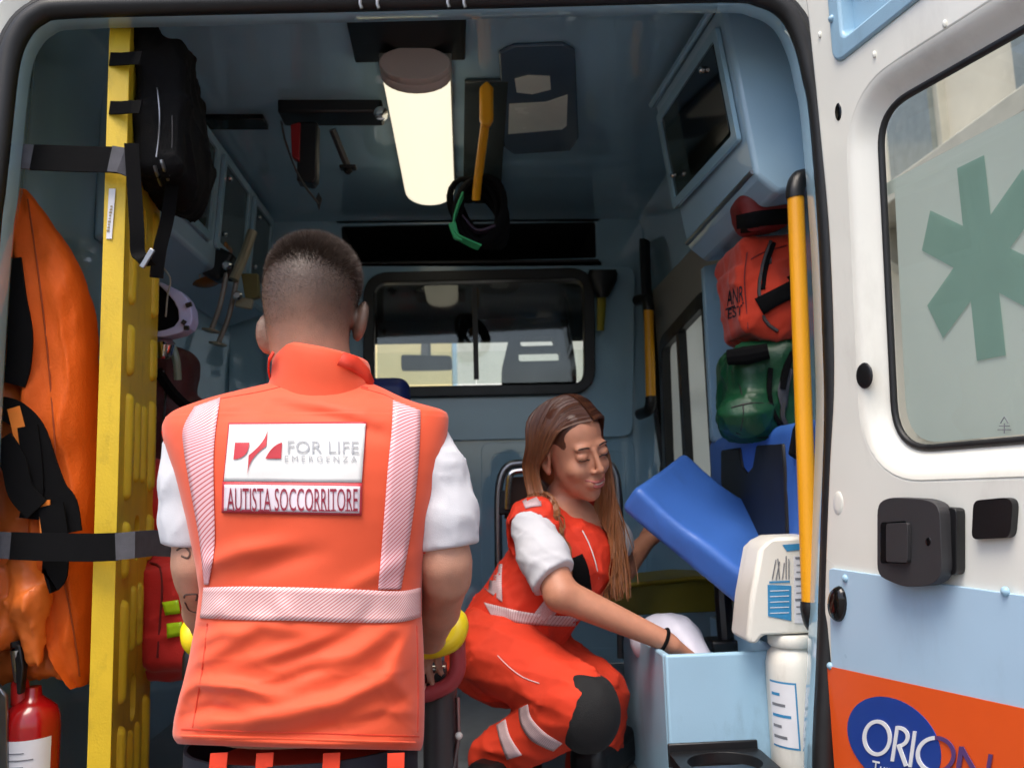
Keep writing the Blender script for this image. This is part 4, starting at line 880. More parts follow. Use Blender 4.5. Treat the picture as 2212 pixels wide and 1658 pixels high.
f.ell(px3(660,1000,1.45),(.18,.075,.12),None,.05); f.ell(px3(670,1300,1.46),(.15,.085,.28),None,.05); f.ell(px3(655,1560,1.46),(.155,.09,.12),None,.05)
# arms: shoulder, elbow, wrist, then a gripping hand with five fingers
def hand(f, wrist, knuck, up, side, r=.0085, curl=1.0, kk=.006):
    w_, k_ = np.array(wrist), np.array(knuck); fw = (k_-w_); L_ = np.linalg.norm(fw); fw /= L_; up = np.array(up, float); up -= fw*(fw@up); up /= np.linalg.norm(up); sd_ = np.cross(fw, up)*side
    for i in range(4):
        o_ = (i-1.5)*.0195; f.cone(w_+sd_*o_*.55+fw*.012, k_+sd_*o_, .0145,.0115,.016)
    for i, ln in enumerate((.042,.047,.044,.034)):
        o_ = (i-1.5)*.0195; p0 = k_+sd_*o_; a1, a2, a3 = [curl*math.radians(q) for q in (38,95,140)]
        p1 = p0+(fw*math.cos(a1)-up*math.sin(a1))*ln; p2 = p1+(fw*math.cos(a2)-up*math.sin(a2))*ln*.66; p3 = p2+(fw*math.cos(a3)-up*math.sin(a3))*ln*.5
        f.cone(p0,p1,r*1.1,r,kk*.6); f.cone(p1,p2,r,r*.92,kk*.5); f.cone(p2,p3,r*.92,r*.8,kk*.5)
    t0 = w_-sd_*.024+fw*.022; t1 = t0-sd_*.020+fw*.026-up*.012; t2 = t1+fw*.022-up*.022+sd_*.006; t3 = t2+fw*.012-up*.02+sd_*.012
    f.cone(t0,t1,.015,.0115,.012); f.cone(t1,t2,.011,.0095,.005); f.cone(t2,t3,.0095,.008,.005)
A1 = [px3(895,960,1.465), px3(945,1090,1.455), px3(962,1215,1.45), px3(964,1245,1.465), px3(950,1318,1.56), px3(930,1382,1.655)]
f.limb(A1, [.046,.047,.0445,.042,.036,.026], .012)
hand(f, A1[-1], px3(916,1398,1.73), (0,-.3,1), 1)
A2 = [px3(440,960,1.45), px3(428,1090,1.45), px3(430,1215,1.45), px3(434,1245,1.465), px3(440,1318,1.56), px3(455,1380,1.655)]
f.limb(A2, [.045,.045,.043,.041,.035,.026], .012)
hand(f, A2[-1], px3(470,1396,1.73), (0,-.3,1), -1)
mb_ = f.mesh('body', 1)
body = link('body', mb_, M_['skin'], man, smooth=180, recalc=False)
# skin: cropped hair stubble colour over the back of the skull, tattoo on the left forearm
sk_ = M_['skin'].copy(); sk_.name = 'skin_with_cropped_hair'; t = sk_.node_tree; bs = t.nodes['Principled BSDF']
hcl = Vector(hc) - BASE[body.name]
tc = t.nodes.new('ShaderNodeTexCoord'); sub = t.nodes.new('ShaderNodeVectorMath'); sub.operation = 'SUBTRACT'; sub.inputs[1].default_value = hcl
t.links.new(tc.outputs['Object'], sub.inputs[0]); sp = t.nodes.new('ShaderNodeSeparateXYZ'); t.links.new(sub.outputs[0], sp.inputs[0])
nz = t.nodes.new('ShaderNodeTexNoise'); nz.inputs['Scale'].default_value = 55; t.links.new(tc.outputs['Object'], nz.inputs[0])
fine = t.nodes.new('ShaderNodeTexNoise'); fine.inputs['Scale'].default_value = 700; t.links.new(tc.outputs['Object'], fine.inputs[0])
m1 = t.nodes.new('ShaderNodeMath'); m1.operation = 'MULTIPLY_ADD'; m1.inputs[1].default_value = .014; t.links.new(nz.outputs[0], m1.inputs[0]); t.links.new(sp.outputs[2], m1.inputs[2])
ax_ = t.nodes.new('ShaderNodeMath'); ax_.operation = 'ABSOLUTE'; t.links.new(sp.outputs[0], ax_.inputs[0])
m2 = t.nodes.new('ShaderNodeMath'); m2.operation = 'MULTIPLY_ADD'; m2.inputs[1].default_value = .38; t.links.new(ax_.outputs[0], m2.inputs[0]); t.links.new(m1.outputs[0], m2.inputs[2])
mr0 = t.nodes.new('ShaderNodeMapRange'); mr0.inputs[1].default_value = -.11; mr0.inputs[2].default_value = .11; t.links.new(m2.outputs[0], mr0.inputs[0])
mr = t.nodes.new('ShaderNodeValToRGB'); er_ = mr.color_ramp.elements; er_[0].position = .06; er_[0].color = (0,0,0,1); er_[1].position = .82; er_[1].color = (1,1,1,1)
for ps_, vv_ in ((.20,.30),(.34,.66),(.48,.86),(.62,.95)): e_ = er_.new(ps_); e_.color = (vv_,vv_,vv_,1)
t.links.new(mr0.outputs[0], mr.inputs[0])
m3 = t.nodes.new('ShaderNodeMath'); m3.operation = 'MULTIPLY_ADD'; m3.inputs[1].default_value = .5; m3.inputs[2].default_value = .72; t.links.new(fine.outputs[0], m3.inputs[0])
m4 = t.nodes.new('ShaderNodeMath'); m4.operation = 'MULTIPLY'; m4.use_clamp = True; t.links.new(mr.outputs[0], m4.inputs[0]); t.links.new(m3.outputs[0], m4.inputs[1])
yf = t.nodes.new('ShaderNodeMapRange'); yf.inputs[1].default_value = .055; yf.inputs[2].default_value = .03; t.links.new(sp.outputs[1], yf.inputs[0])
m5 = t.nodes.new('ShaderNodeMath'); m5.operation = 'MULTIPLY'; t.links.new(m4.outputs[0], m5.inputs[0]); t.links.new(yf.outputs[0], m5.inputs[1])
mx = t.nodes.new('ShaderNodeMix'); mx.data_type = 'RGBA'; src = bs.inputs['Base Color'].links[0].from_socket
t.links.new(m5.outputs[0], mx.inputs[0]); t.links.new(src, mx.inputs[6]); mx.inputs[7].default_value = (.050,.034,.026,1); t.links.new(mx.outputs[2], bs.inputs['Base Color'])
body.data.materials[0] = sk_
# short hairs standing on the scalp, longer on the crown
BV = bvh_of(body); hv = []; hf = []
hrng = np.random.default_rng(3)
Rhi = R_h.transposed()
me = body.data; nv_ = len(me.polygons); co = np.zeros(len(me.vertices)*3); me.vertices.foreach_get('co', co); co = co.reshape(-1,3)+np.array(BASE[body.name])
for p in me.polygons:
    c_ = co[list(p.vertices)].mean(0); l_ = Rhi @ Vector(c_-hc); 
    if l_.length > .135 or l_.z < -.085: continue
    if l_.y > .06 and l_.z < .055: continue
    if abs(l_.x) > .073 and l_.z < -.01: continue
    crown = max(0, min(1, (l_.z-.012)/.055)); side = max(0, min(1, (l_.z+.085)/.11))
    nrm = Vector(p.normal)
    for _ in range(int(2 + 16*crown + 5*side)):
        b_ = Vector(c_) + Vector(hrng.normal(0,.003,3)); hit = BV.find_nearest(b_); b_ = hit[0]; nn_ = hit[1]
        ln = .0018 + .0025*side*hrng.random() + crown*(.008+.012*hrng.random())
        lean = (R_h @ Vector((.25*hrng.normal(), .55*crown-.2, -.5*(1-crown)+.15)))
        d_ = (nn_ + lean*.8 + Vector(hrng.normal(0,.22,3))).normalized(); s2 = d_.cross(Vector(hrng.normal(size=3))).normalized()*.00042
        i0 = len(hv); hv += [tuple(b_-s2-nn_*.001), tuple(b_+s2-nn_*.001), tuple(b_+d_*ln)]; hf.append((i0,i0+1,i0+2))
hm = MB(); hm.v = hv; hm.f = hf
hr = hm.build('hair', mat('dark_brown_hair', (70,54,44), .55, var=.3, vscale=80), man, smooth=0, recalc=False)
# tattoo lines on the left forearm
for pl in ([(382,1188),(398,1180),(410,1192),(406,1204),(392,1200)], [(398,1290),(402,1284),(425,1283),(424,1296)], [(400,1300),(408,1316),(424,1322)]):
    q = []
    for a,b_ in pl:
        d_ = ray(a,b_).normalized(); h_ = BV.ray_cast(CAM, d_, 4)
        if h_[0] is not None: q.append(h_[0]-d_*.0006)
    if len(q) > 1: MB().tube(smooth_path(q,4), .0018, 5).build('tattoo', mat('tattoo_ink', (92,70,60), .7), man)
# ---- trousers with belt and belt loops
f = SDF(np.array([man.location.x-.3,1.2,.0]), np.array([man.location.x+.3,1.72,1.06]), .008)
mx_ = man.location.x
f.ell((mx_,1.455,.83),(.185,.125,.14),None,.05); f.limb([(mx_-.09,1.46,.77),(mx_-.105,1.47,.42),(mx_-.11,1.47,.06)],[.105,.08,.075],.04); f.limb([(mx_+.09,1.46,.77),(mx_+.105,1.47,.42),(mx_+.11,1.47,.06)],[.105,.08,.075],.04)
f.disp(lambda X,Y,Z: -.005*crs(X,Y,Z,24,8)); f.plane((mx_,1.45,.925),(0,0,1),.004)
tro = f.build('trousers', M_['trouser'], man)
TB = bvh_of(tro)
bel = []
for k in range(48):
    a = 2*math.pi*k/48; o_ = Vector((mx_+.19*math.cos(a), 1.455+.128*math.sin(a), .912)); bel.append(o_)
MB().ribbon(bel+[bel[0]], .060, .006, (0,0,1)).build('belt', M_['navycloth'], man)
for px in (470,570,715,855):
    p = P(px,1664,1.326); d_ = ray(px,1640).normalized()
    MB().ribbon([p+Vector((0,.008,.024)), p, p+Vector((0,.01,-.07))], .026, .004, (1,0,0)).build('belt_loop', M_['trouser'], man)
for s2 in (-1,1):
    MB().box((mx_+s2*.11,1.49,.05),(.1,.29,.1)).build('boot', M_['black'], man, bevel=.03, bseg=3)
# ================================================================== the woman squatting inside
def npv(v): return np.array(v, float)
wo_t = thing('person', 'person with long brown hair in orange vest, squatting and reaching into a blue box', 'person', (P(1120,1600,2.1).x, 2.1, ZF))
hw = px3(1236,968,2.09)
fy = Vector((.50,-.80,-.25)).normalized(); uz = Vector((-.20,-.12,.96)); uz = (uz-fy*fy.dot(uz)).normalized(); rx = fy.cross(uz)
RW = Matrix((rx, fy, uz)).transposed(); HS = 1.07
def hd(x, y, z): return hw + HS*np.array(RW @ Vector((x,y,z)))
sh_r, sh_l = px3(1148,1132,2.06), px3(1300,1118,2.26); chest = (sh_r+sh_l)/2; pel = px3(1095,1395,2.22)
elb, wri = px3(1212,1283,1.94), px3(1437,1383,1.94)
f = SDF(px3(1020,1450,2.05)*np.array([1,0,1])+np.array([0,1.8,-.05]), np.array([.72,2.55,1.66]), .0031)
E = lambda c, r, k=.012, kind='u', R=RW: f.ell(hd(*c), [HS*q for q in r], R, k, kind)
E((0,-.012,.034),(.072,.090,.080)); E((0,.018,-.032),(.058,.070,.077),.02); E((0,.040,-.076),(.038,.042,.042),.02); E((0,.064,-.103),(.017,.015,.013),.018)
for s_ in (-1,1):
    E((s_*.034,.060,-.034),(.022,.022,.020),.018); E((s_*.026,.074,.021),(.020,.010,.007),.016)
    E((s_*.031,.096,.003),(.019,.014,.0105),.008,'s'); E((s_*.031,.0745,.002),(.0150,.0135,.0120),.004)
f.cone(hd(0,.084,.012), hd(0,.102,-.029), .0055*HS, .0075*HS, .010); E((0,.102,-.032),(.0085,.0085,.0075),.006)
for s_ in (-1,1): E((s_*.0115,.092,-.036),(.006,.008,.0055),.005)
E((0,.082,-.066),(.026,.014,.016),.012)
for s_ in (-1,1):
    e0 = (s_*.073,-.012,-.014); E(e0,(.008,.018,.031),.005); E((s_*.079,-.008,-.010),(.005,.010,.018),.004,'s'); E((s_*.073,-.004,-.040),(.006,.008,.010),.005)
nb = px3(1212,1112,2.17)
f.cone(hd(0,-.022,-.06), nb, .044,.047,.014); f.cone(nb, chest-np.array([0,-.02,.04]), .048,.06,.04); f.cone(sh_r+np.array([.01,.01,0]), sh_l+np.array([-.01,.01,0]), .042,.042,.04)
f.cone(chest-np.array([.0,-.02,.06]), pel+np.array([0,0,.06]), .10,.105,.06)
f.limb([sh_r, elb, wri], [.050,.040,.0235], .012)
hand(f, wri+np.array([.005,.003,-.002]), px3(1500,1425,2.0), (0,-.35,1), 1, .0078)
le, lw2 = px3(1346,1225,2.34), px3(1400,1165,2.40)
f.limb([sh_l, le, lw2], [.045,.038,.024], .012); hand(f, lw2, px3(1425,1125,2.44), (-.6,-.6,.2), -1, .0076)
wb = f.build('body', mat('tanned_skin', (194,134,106), .5, var=.12, vscale=40, bump=.15, bscale=420, sss=.06), wo_t)
# face details
WBV = bvh_of(wb)
def htube(name, pts, r, m, n_=6):
    q = []
    for p in smooth_path([Vector(hd(*p)) for p in pts],4):
        h_ = WBV.find_nearest(p); q.append(h_[0]+h_[1]*.0004)
    return MB().tube(q, r, n_).build(name, m, wo_t)
lash = mat('dark_lashes', (26,18,16), .6); browm = mat('dark_brown_brow', (54,34,26), .7)
for s_ in (-1,1):
    htube('eyelash_line', [(s_*.0150,.0875,-.0045),(s_*.022,.0900,-.0085),(s_*.031,.0905,-.0100),(s_*.040,.0868,-.0085),(s_*.0475,.080,-.0045)], [.0008]+[.0015]*15+[.0006], lash)
    htube('eyebrow', [(s_*.014,.0905,.0215),(s_*.024,.0935,.0275),(s_*.035,.0890,.0285),(s_*.045,.0800,.0235)], [.0012]+[.0021]*11+[.0007], browm)
lipm = mat('lip_skin', (172,92,84), .35, var=.1)
f = SDF(hd(0,.09,-.07)-.05, hd(0,.09,-.07)+.05, .0016)
for pts, r0_ in (([(-.029,.0790,-.0530),(-.013,.0935,-.0605),(-.004,.0965,-.0600),(.004,.0965,-.0600),(.013,.0935,-.0605),(.029,.0790,-.0530)],.0034), ([(-.028,.0785,-.0555),(-.011,.0925,-.0715),(0,.0945,-.0740),(.011,.0925,-.0715),(.028,.0785,-.0555)],.0044)):
    f.limb([hd(*p) for p in pts], [r0_*.5]+[r0_]*(len(pts)-2)+[r0_*.5], .003)
f.build('lips', lipm, wo_t)
MB().tube(smooth_path([Vector(hd(*p)) for p in [(-.021,.0862,-.0590),(-.009,.0930,-.0660),(.009,.0930,-.0660),(.021,.0862,-.0590)]],4), .0026, 6).build('teeth', M_['patch'], wo_t)
# ---- hair
hbm = bpy.data.materials.new('long_brown_hair'); hbm.use_nodes = True; t = hbm.node_tree; bs = t.nodes['Principled BSDF']; bs.inputs['Roughness'].default_value = .42
tc = t.nodes.new('ShaderNodeTexCoord'); sp = t.nodes.new('ShaderNodeSeparateXYZ'); t.links.new(tc.outputs['Object'], sp.inputs[0])
mr = t.nodes.new('ShaderNodeMapRange'); z_l = float(hw[2]-BASE[wo_t.name].z); mr.inputs[1].default_value = z_l+.08; mr.inputs[2].default_value = z_l-.16; t.links.new(sp.outputs[2], mr.inputs[0])
nz = t.nodes.new('ShaderNodeTexNoise'); nz.inputs['Scale'].default_value = 150; mpn = t.nodes.new('ShaderNodeMapping'); mpn.inputs['Scale'].default_value = (1,1,.12); t.links.new(tc.outputs['Object'], mpn.inputs[0]); t.links.new(mpn.outputs[0], nz.inputs[0])
ad = t.nodes.new('ShaderNodeMath'); ad.operation = 'MULTIPLY_ADD'; ad.inputs[1].default_value = .6; ad.inputs[2].default_value = -.3; t.links.new(nz.outputs[0], ad.inputs[0])
ad2 = t.nodes.new('ShaderNodeMath'); ad2.operation = 'ADD'; ad2.use_clamp = True; t.links.new(mr.outputs[0], ad2.inputs[0]); t.links.new(ad.outputs[0], ad2.inputs[1])
cr_ = t.nodes.new('ShaderNodeValToRGB'); cr_.color_ramp.elements[0].color = (lin(78),lin(42),lin(28),1); cr_.color_ramp.elements[1].color = (lin(152),lin(98),lin(60),1)
gi_ = t.nodes.new('ShaderNodeNewGeometry'); ri_ = t.nodes.new('ShaderNodeMath'); ri_.operation = 'MULTIPLY_ADD'; ri_.inputs[1].default_value = .55; ri_.inputs[2].default_value = -.28
t.links.new(gi_.outputs['Random Per Island'], ri_.inputs[0]); ad3 = t.nodes.new('ShaderNodeMath'); ad3.operation = 'ADD'; ad3.use_clamp = True; t.links.new(ri_.outputs[0], ad3.inputs[0]); t.links.new(ad2.outputs[0], ad3.inputs[1])
t.links.new(ad3.outputs[0], cr_.inputs[0]); t.links.new(cr_.outputs[0], bs.inputs['Base Color'])
f = SDF(hw-.16, hw+.16, .004)
f.ell(hd(0,-.016,.036),[HS*q for q in (.0750,.0918,.0835)],RW,.01); f.ell(hd(0,-.05,-.03),[HS*q for q in (.068,.052,.09)],RW,.03)
f.ell(hd(.004,.104,-.006),[HS*q for q in (.068,.082,.094)],RW,.010,'s')
for s_ in (1,-1): f.ell(hd(s_*.080,.022,-.022),[HS*q for q in (.032,.050,.050)],RW,.008,'s')
f.disp(lambda X,Y,Z: .0016*wav(X,Y,Z,170,4))
hair = f.build('hair', hbm, wo_t)
# ---- vest, shirt, trousers
f = SDF(np.array([-.05,1.86,.86]), np.array([.56,2.52,1.5]), .006)
f.cone(chest+np.array([-.02,.0,-.10]), pel+np.array([.0,0,.02]), .132,.132,.05)
f.cone(sh_r+np.array([.005,.01,.012]), nb+np.array([-.02,.01,-.015]), .058,.055,.04); f.cone(sh_l+np.array([-.01,0,.01]), nb+np.array([.01,0,-.02]), .052,.05,.04)
f.cone(sh_r+np.array([.01,.02,-.03]), chest-np.array([0,-.02,.1]), .07,.11,.05)
f.ell(hd(0,.02,-.130),(.034,.045,.04),None,.02,'s')
f.cone(sh_r+np.array([-.012,-.03,-.04]), elb, .066,.066,.008,'s')
f.disp(lambda X,Y,Z: -.010*crs(X,Y,Z,34,2,3,4)-.004*crs(X,Y,Z,75,6,3,3))
wv = f.build('vest', mat('orange_red_cloth', (224,54,24), .72, var=.1, vscale=8, bump=.25, bscale=700, wear=.2, wcol=(130,30,14), wscale=7, wst=(1,1,1)), wo_t)
WVB = bvh_of(wv)
def strip2(name, left, right, n_, nw, off, m, par, bv):
    Lp, Rp = smooth_path([(a,b_,0) for a,b_ in left], 8), smooth_path([(a,b_,0) for a,b_ in right], 8)
    def at_(pl, t_): q = t_*(len(pl)-1); i = min(int(q), len(pl)-2); return pl[i].lerp(pl[i+1], q-i)
    V = []; UV = []; ok = []
    for j in range(n_+1):
        a, b_ = at_(Lp, j/n_), at_(Rp, j/n_)
        for i in range(nw+1):
            q = a.lerp(b_, i/nw); d_ = ray(q.x,q.y).normalized(); h_ = bv.ray_cast(CAM, d_, 5); ok.append(h_[0] is not None)
            V.append((h_[0]-d_*off) if h_[0] is not None else Vector((0,0,0))); UV.append((j/n_, i/nw*.28))
    q = MB(); q.v = [tuple(p) for p in V]; q.uv = UV
    for j in range(n_):
        for i in range(nw):
            ids = (j*(nw+1)+i, j*(nw+1)+i+1, (j+1)*(nw+1)+i+1, (j+1)*(nw+1)+i)
            if all(ok[k] for k in ids) and max((V[ids[0]]-V[k]).length for k in ids) < .06: q.f.append(ids)
    if not q.f: return None
    par_ = {}                                                                # keep the largest connected piece
    def root(a):
        while par_.setdefault(a,a) != a: a = par_[a]
        return a
    for fc in q.f:
        for k in fc[1:]: par_[root(k)] = root(fc[0])
    cnt = {}
    for fc in q.f: cnt[root(fc[0])] = cnt.get(root(fc[0]),0)+1
    big = max(cnt, key=cnt.get); q.f = [fc for fc in q.f if root(fc[0]) == big]
    used = sorted({k for fc in q.f for k in fc}); mp_ = {k:i for i,k in enumerate(used)}
    q.v = [q.v[k] for k in used]; q.uv = [q.uv[k] for k in used]; q.f = [tuple(mp_[k] for k in fc) for fc in q.f]
    return q.build(name, m, par, smooth=180, solid=.001, recalc=False)
strip2('reflective_band', [(1045,1300),(1085,1310),(1140,1322),(1220,1330),(1290,1325)], [(1062,1330),(1095,1340),(1145,1348),(1220,1352),(1290,1350)], 40, 4, .003, M_['bandW'], wv, WVB)
strip2('reflective_brace', [(1062,1185),(1052,1230),(1045,1270)], [(1092,1175),(1084,1230),(1085,1300)], 20, 4, .003, M_['bandW'], wv, WVB)
strip2('shoulder_tape', [(1128,1082),(1148,1068),(1165,1060)], [(1135,1098),(1150,1094),(1170,1092)], 8, 3, .003, M_['bandW'], wv, WVB)
strip2('side_tape', [(1185,1285),(1165,1310),(1150,1330)], [(1215,1300),(1200,1325),(1180,1348)], 10, 3, .003, M_['bandW'], wv, WVB)
def piping(name, pts, par, bv, m='patch', r=.0016):
    q = []
    for a,b_ in pts:
        d_ = ray(a,b_).normalized(); h_ = bv.ray_cast(CAM, d_, 5)
        if h_[0] is not None: q.append(h_[0]-d_*.001)
    if len(q) > 2: MB().tube(smooth_path(q,3), r, 5).build(name, M_[m], par)
piping('white_piping', [(1258,1145),(1275,1180),(1290,1230),(1296,1290),(1290,1350)], wv, WVB); piping('white_piping', [(1210,1150),(1216,1175),(1218,1200)], wv, WVB)
piping('white_piping', [(1268,1330),(1275,1365),(1268,1400),(1258,1420)], wv, WVB)
strip2('radio_pouch', [(1225,1210),(1232,1240),(1250,1280)], [(1258,1195),(1272,1230),(1280,1290)], 8, 4, .008, M_['web'], wv, WVB)
d_ = (elb-sh_r)/np.linalg.norm(elb-sh_r)
wsl = sleeve('shirt_sleeve', [sh_r+np.array([.0,-.012,-.01]), sh_r+d_*.09+np.array([-.004,-.015,-.004]), elb+d_*.03], [.056,.060,.058], sh_r+d_*(np.linalg.norm(elb-sh_r)*.80), d_+np.array([.25,0,.05]), .005, 12, 'tee', wo_t, .006, 46)
WSB = bvh_of(wsl)
cI = RW.transposed(); ms = MB(); hr_ = np.random.default_rng(11)
ce = np.array([0,-.014,.034])
def surf(d, k): d = np.array(d); d = d/np.linalg.norm(d*np.array([1/.080,1/.098,1/.090])); return ce + d*k
for i in range(1900):
    s_ = 1 if hr_.random() < .52 else -1
    yr = .070-.155*hr_.random(); k = 1.03 + .055*hr_.random()*(1 if yr < .03 else .6); px_ = -.010+.003*s_
    cps = [(px_, yr, .1235-6.2*(yr+.014)**2), (px_+s_*.036, yr*.88-.010, .112-5.0*(yr+.014)**2), (s_*.067, yr*.74-.013, .064), (s_*.0815, yr*.50-.021, .014)]
    if s_ > 0: cps += [(.0845, min(yr*.5,.012)-.036, -.035), (.088, min(yr*.5,.014)-.026, -.078)]
    else: cps += [(-.0850, yr*.35+.004, -.030), (-.084, yr*.35+.012, -.075)]
    pts = [Vector(hw+HS*np.array(RW @ Vector((c[0]*k, c[1]*k, .03+(c[2]-.03)*(1+.5*(k-1)))))) for c in cps]
    L_ = (.20+.10*hr_.random()) if s_ > 0 else (.20+.13*hr_.random())
    p = pts[-1]; v = (pts[-1]-pts[-2]).normalized(); dirv = Vector((.10 if s_ > 0 else -.03, -.42 if s_ > 0 else -.2, -1)) + Vector(hr_.normal(0,.05,3)); curl_ = hr_.normal(0,.08)
    for q in range(6):
        if s_ > 0: dirv = Vector((.25,-.95,-1)) if q < 2 else Vector((.12,-.12,-1))
        v = (v*.5 + dirv*.5 + Vector((curl_*math.sin(q*.9),0,0))).normalized(); p = p + v*(L_/6); pts.append(p)
    pts = smooth_path(pts, 3); nn_ = len(pts)
    for q in range(12, nn_):                                                 # rest on the vest, not inside it
        for bv_, gp in ((WVB,.007),(WSB,.006)):
            h_ = bv_.find_nearest(pts[q], .09)
            if h_[0] is not None and (pts[q]-h_[0]).dot(h_[1]) < gp: pts[q] = h_[0] + h_[1]*(gp+.004*hr_.random()); cen = Vector(hd(0,-.012,.03))
    wd = .0016+.0022*hr_.random(); W = [wd*min(1, .8+q*.12)*(1 if q < nn_*.62 else max(.4,1-(q-nn_*.62)/(nn_*.55))) for q in range(nn_)]
    side_ = []; tw_ = hr_.normal(0,.35)
    for q in range(nn_):
        tg_ = pts[min(q+1,nn_-1)]-pts[max(q-1,0)]; o_ = pts[q]-cen; o_.z *= .3; x = o_.cross(tg_)+o_*tg_.length*tw_; side_.append(x if x.length > 1e-7 else Vector((1,0,0)))
    ms.ribbon(pts, [2*q for q in W], .0011, side_)
hs = ms.build('hair_strands', hbm, wo_t, smooth=60, recalc=False); hs['kind'] = 'stuff'
dl = (le-sh_l)/np.linalg.norm(le-sh_l)
sleeve('shirt_sleeve', [sh_l, sh_l+dl*.08, le], [.052,.056,.052], sh_l+dl*.12, dl, .006, 14, 'tee', wo_t, .003, 55)
# trousers
hip_r, kn_r, an_r = px3(1085,1410,2.12), px3(1248,1520,1.93), px3(1062,1640,2.10); hip_l, kn_l, an_l = px3(1150,1410,2.28), px3(1290,1500,2.17), px3(1280,1690,2.22)
f = SDF(np.array([-.1,1.78,.5]), np.array([.56,2.5,1.16]), .0065)
f.ell(pel+np.array([0,0,-.02]),(.165,.15,.13),None,.05); f.limb([hip_r, kn_r, an_r],[.105,.078,.062],.02); f.limb([hip_l, kn_l, an_l],[.1,.078,.075],.03)
f.ell(px3(1035,1350,2.18),(.05,.07,.05),None,.04)
f.disp(lambda X,Y,Z: -.010*crs(X,Y,Z,30,21,3,4)-.004*crs(X,Y,Z,70,22,3,3))
wt = f.build('trousers', M_['trouser'], wo_t); WTB = bvh_of(wt)
f = SDF(kn_r-.15, kn_r+.15, .005); kd = Vector(kn_r-hip_r).normalized()
f.ell(kn_r+np.array([.018,-.014,-.012]),(.078,.078,.092),None,.02); f.disp(lambda X,Y,Z: -.003*crs(X,Y,Z,40,3)); f.plane(px3(1222,1510,1.9),(-1,.0,.10),.01); f.plane(px3(1300,1462,1.9),(.2,0,1),.01)
f.build('knee_pad', M_['knee'], wo_t)
strip2('leg_tape', [(1120,1530),(1125,1565),(1150,1600),(1195,1622)], [(1140,1520),(1148,1550),(1178,1582),(1215,1605)], 24, 4, .004, M_['bandW'], wt, WTB)
strip2('leg_tape', [(1072,1565),(1080,1600),(1095,1640)], [(1092,1552),(1102,1590),(1128,1630)], 20, 4, .004, M_['bandW'], wt, WTB)
piping('pocket_piping', [(1075,1415),(1100,1440),(1130,1462),(1165,1475)], wt, WTB, 'bandW', .0012); piping('pocket_piping', [(1055,1390),(1085,1412)], wt, WTB, 'navycloth', .005)
MB().tube([Vector(wri)-Vector(wri-elb).normalized()*.004 + Vector((q.x,q.y,q.z)) for q in [((Vector(wri-elb).normalized().orthogonal().normalized())*math.cos(a)+(Vector(wri-elb).normalized().cross(Vector(wri-elb).normalized().orthogonal().normalized()))*math.sin(a))*.0265 for a in [2*math.pi*k/20 for k in range(20)]]], .0042, 8, closed=True).build('wrist_band', M_['web'], wo_t)
for q in (an_r, an_l): MB().box((q[0]+.03,q[1]-.03,ZF+.05),(.10,.24,.1),Matrix.Rotation(-.6,3,'Z')).build('boot', M_['black'], wo_t, bevel=.03, bseg=3)
# ================================================================== left side: spine board, orange mattress, straps, bags
# ---- yellow spine board standing on its end
B0 = P(262,900,1.70); bx_d = Vector((-.055,.33,0)).normalized(); bn = Vector((bx_d.y,-bx_d.x,0)); bn = bn if bn.x > 0 else -bn
lean = Vector((P(285,60,1.70).x-P(244,1600,1.70).x,0,P(285,60,1.70).z-P(244,1600,1.70).z)).normalized()
sb = thing('spine_board', 'long yellow plastic spine board standing upright beside the orange mattress', 'spine board', (B0.x,1.7,ZF))
zb0 = ZF+.01; Lb = 1.80; Wb = .36; Tb = .042
org = Vector((P(240,1600,1.70).x,1.70,P(244,1600,1.70).z)); org = org + lean*((zb0-org.z)/lean.z)
def bp(u, v, w_=0): return org + bx_d*u + lean*v + bn*w_                     # u across the board (away), v along it, w towards the aisle
def bpx_(px, py):                                                           # photo pixel on the broad face
    n_ = bx_d.cross(lean).normalized(); q = PN(px, py, org, n_) - org
    v = q.dot(lean); u = (q-lean*v).dot(bx_d); return u, v
holes = []; slots = []
out = rpoly([(0,0),(Wb,0),(Wb,Lb-.12),(Wb-.07,Lb),(.05,Lb),(0,Lb-.05)], .03, 4)
hv_ = [bpx_(300,1160)[1], bpx_(300,620)[1], bpx_(300,1480)[1]]
for v in (.30, hv_[0], 1.35): holes.append(rrect(.155,.205,v-.05,v+.05,.024))
body_b = MB().plate(out, holes, Tb, bp(0,0,-Tb), bx_d, lean).build('board', M_['yboard'], sb, bevel=.010, bseg=3)
# raised edge rail of the board (the bright narrow edge) and moulded grooves standing proud of the face
def cap(name, u0, u1, v0, v1, h_, m='yboard'):
    r_ = (u1-u0)/2*.98; a = rrect(u0,u1,v0,v1,r_,5); b_ = rrect(u0+(u1-u0)*.3,u1-(u1-u0)*.3,v0+r_*.6,v1-r_*.6,r_*.4,5)
    MB().loft([[bp(x,y,-.002) for x,y in a],[bp(x,y,h_*.5) for x,y in rrect(u0+(u1-u0)*.08,u1-(u1-u0)*.08,v0+r_*.15,v1-r_*.15,r_*.8,5)],[bp(x,y,h_) for x,y in b_]]).build(name, M_[m], body_b, smooth=60)
for v0, v1 in ((.06,.27),(.31,.52),(.56,.68),(.72,.95),(.985,1.10),(1.14,1.42)):
    cap('moulded_rib', .045, .085, v0, v1, .012); cap('moulded_rib', .275, .315, v0+.02, v1+.01, .012)
for v0, v1 in ((.06,.24),(.40,hv_[0]-.10),(hv_[0]+.12,hv_[0]+.30)):
    cap('centre_rib', .135, .165, v0, v1, .009); cap('centre_rib', .200, .230, v0, v1, .009)
e0 = [P(236,408,1.694),P(250,408,1.694),P(242,516,1.694),P(230,516,1.694)]
MB().prism(e0,(0,-.0015,0)).build('paper_label', M_['paper'], body_b)
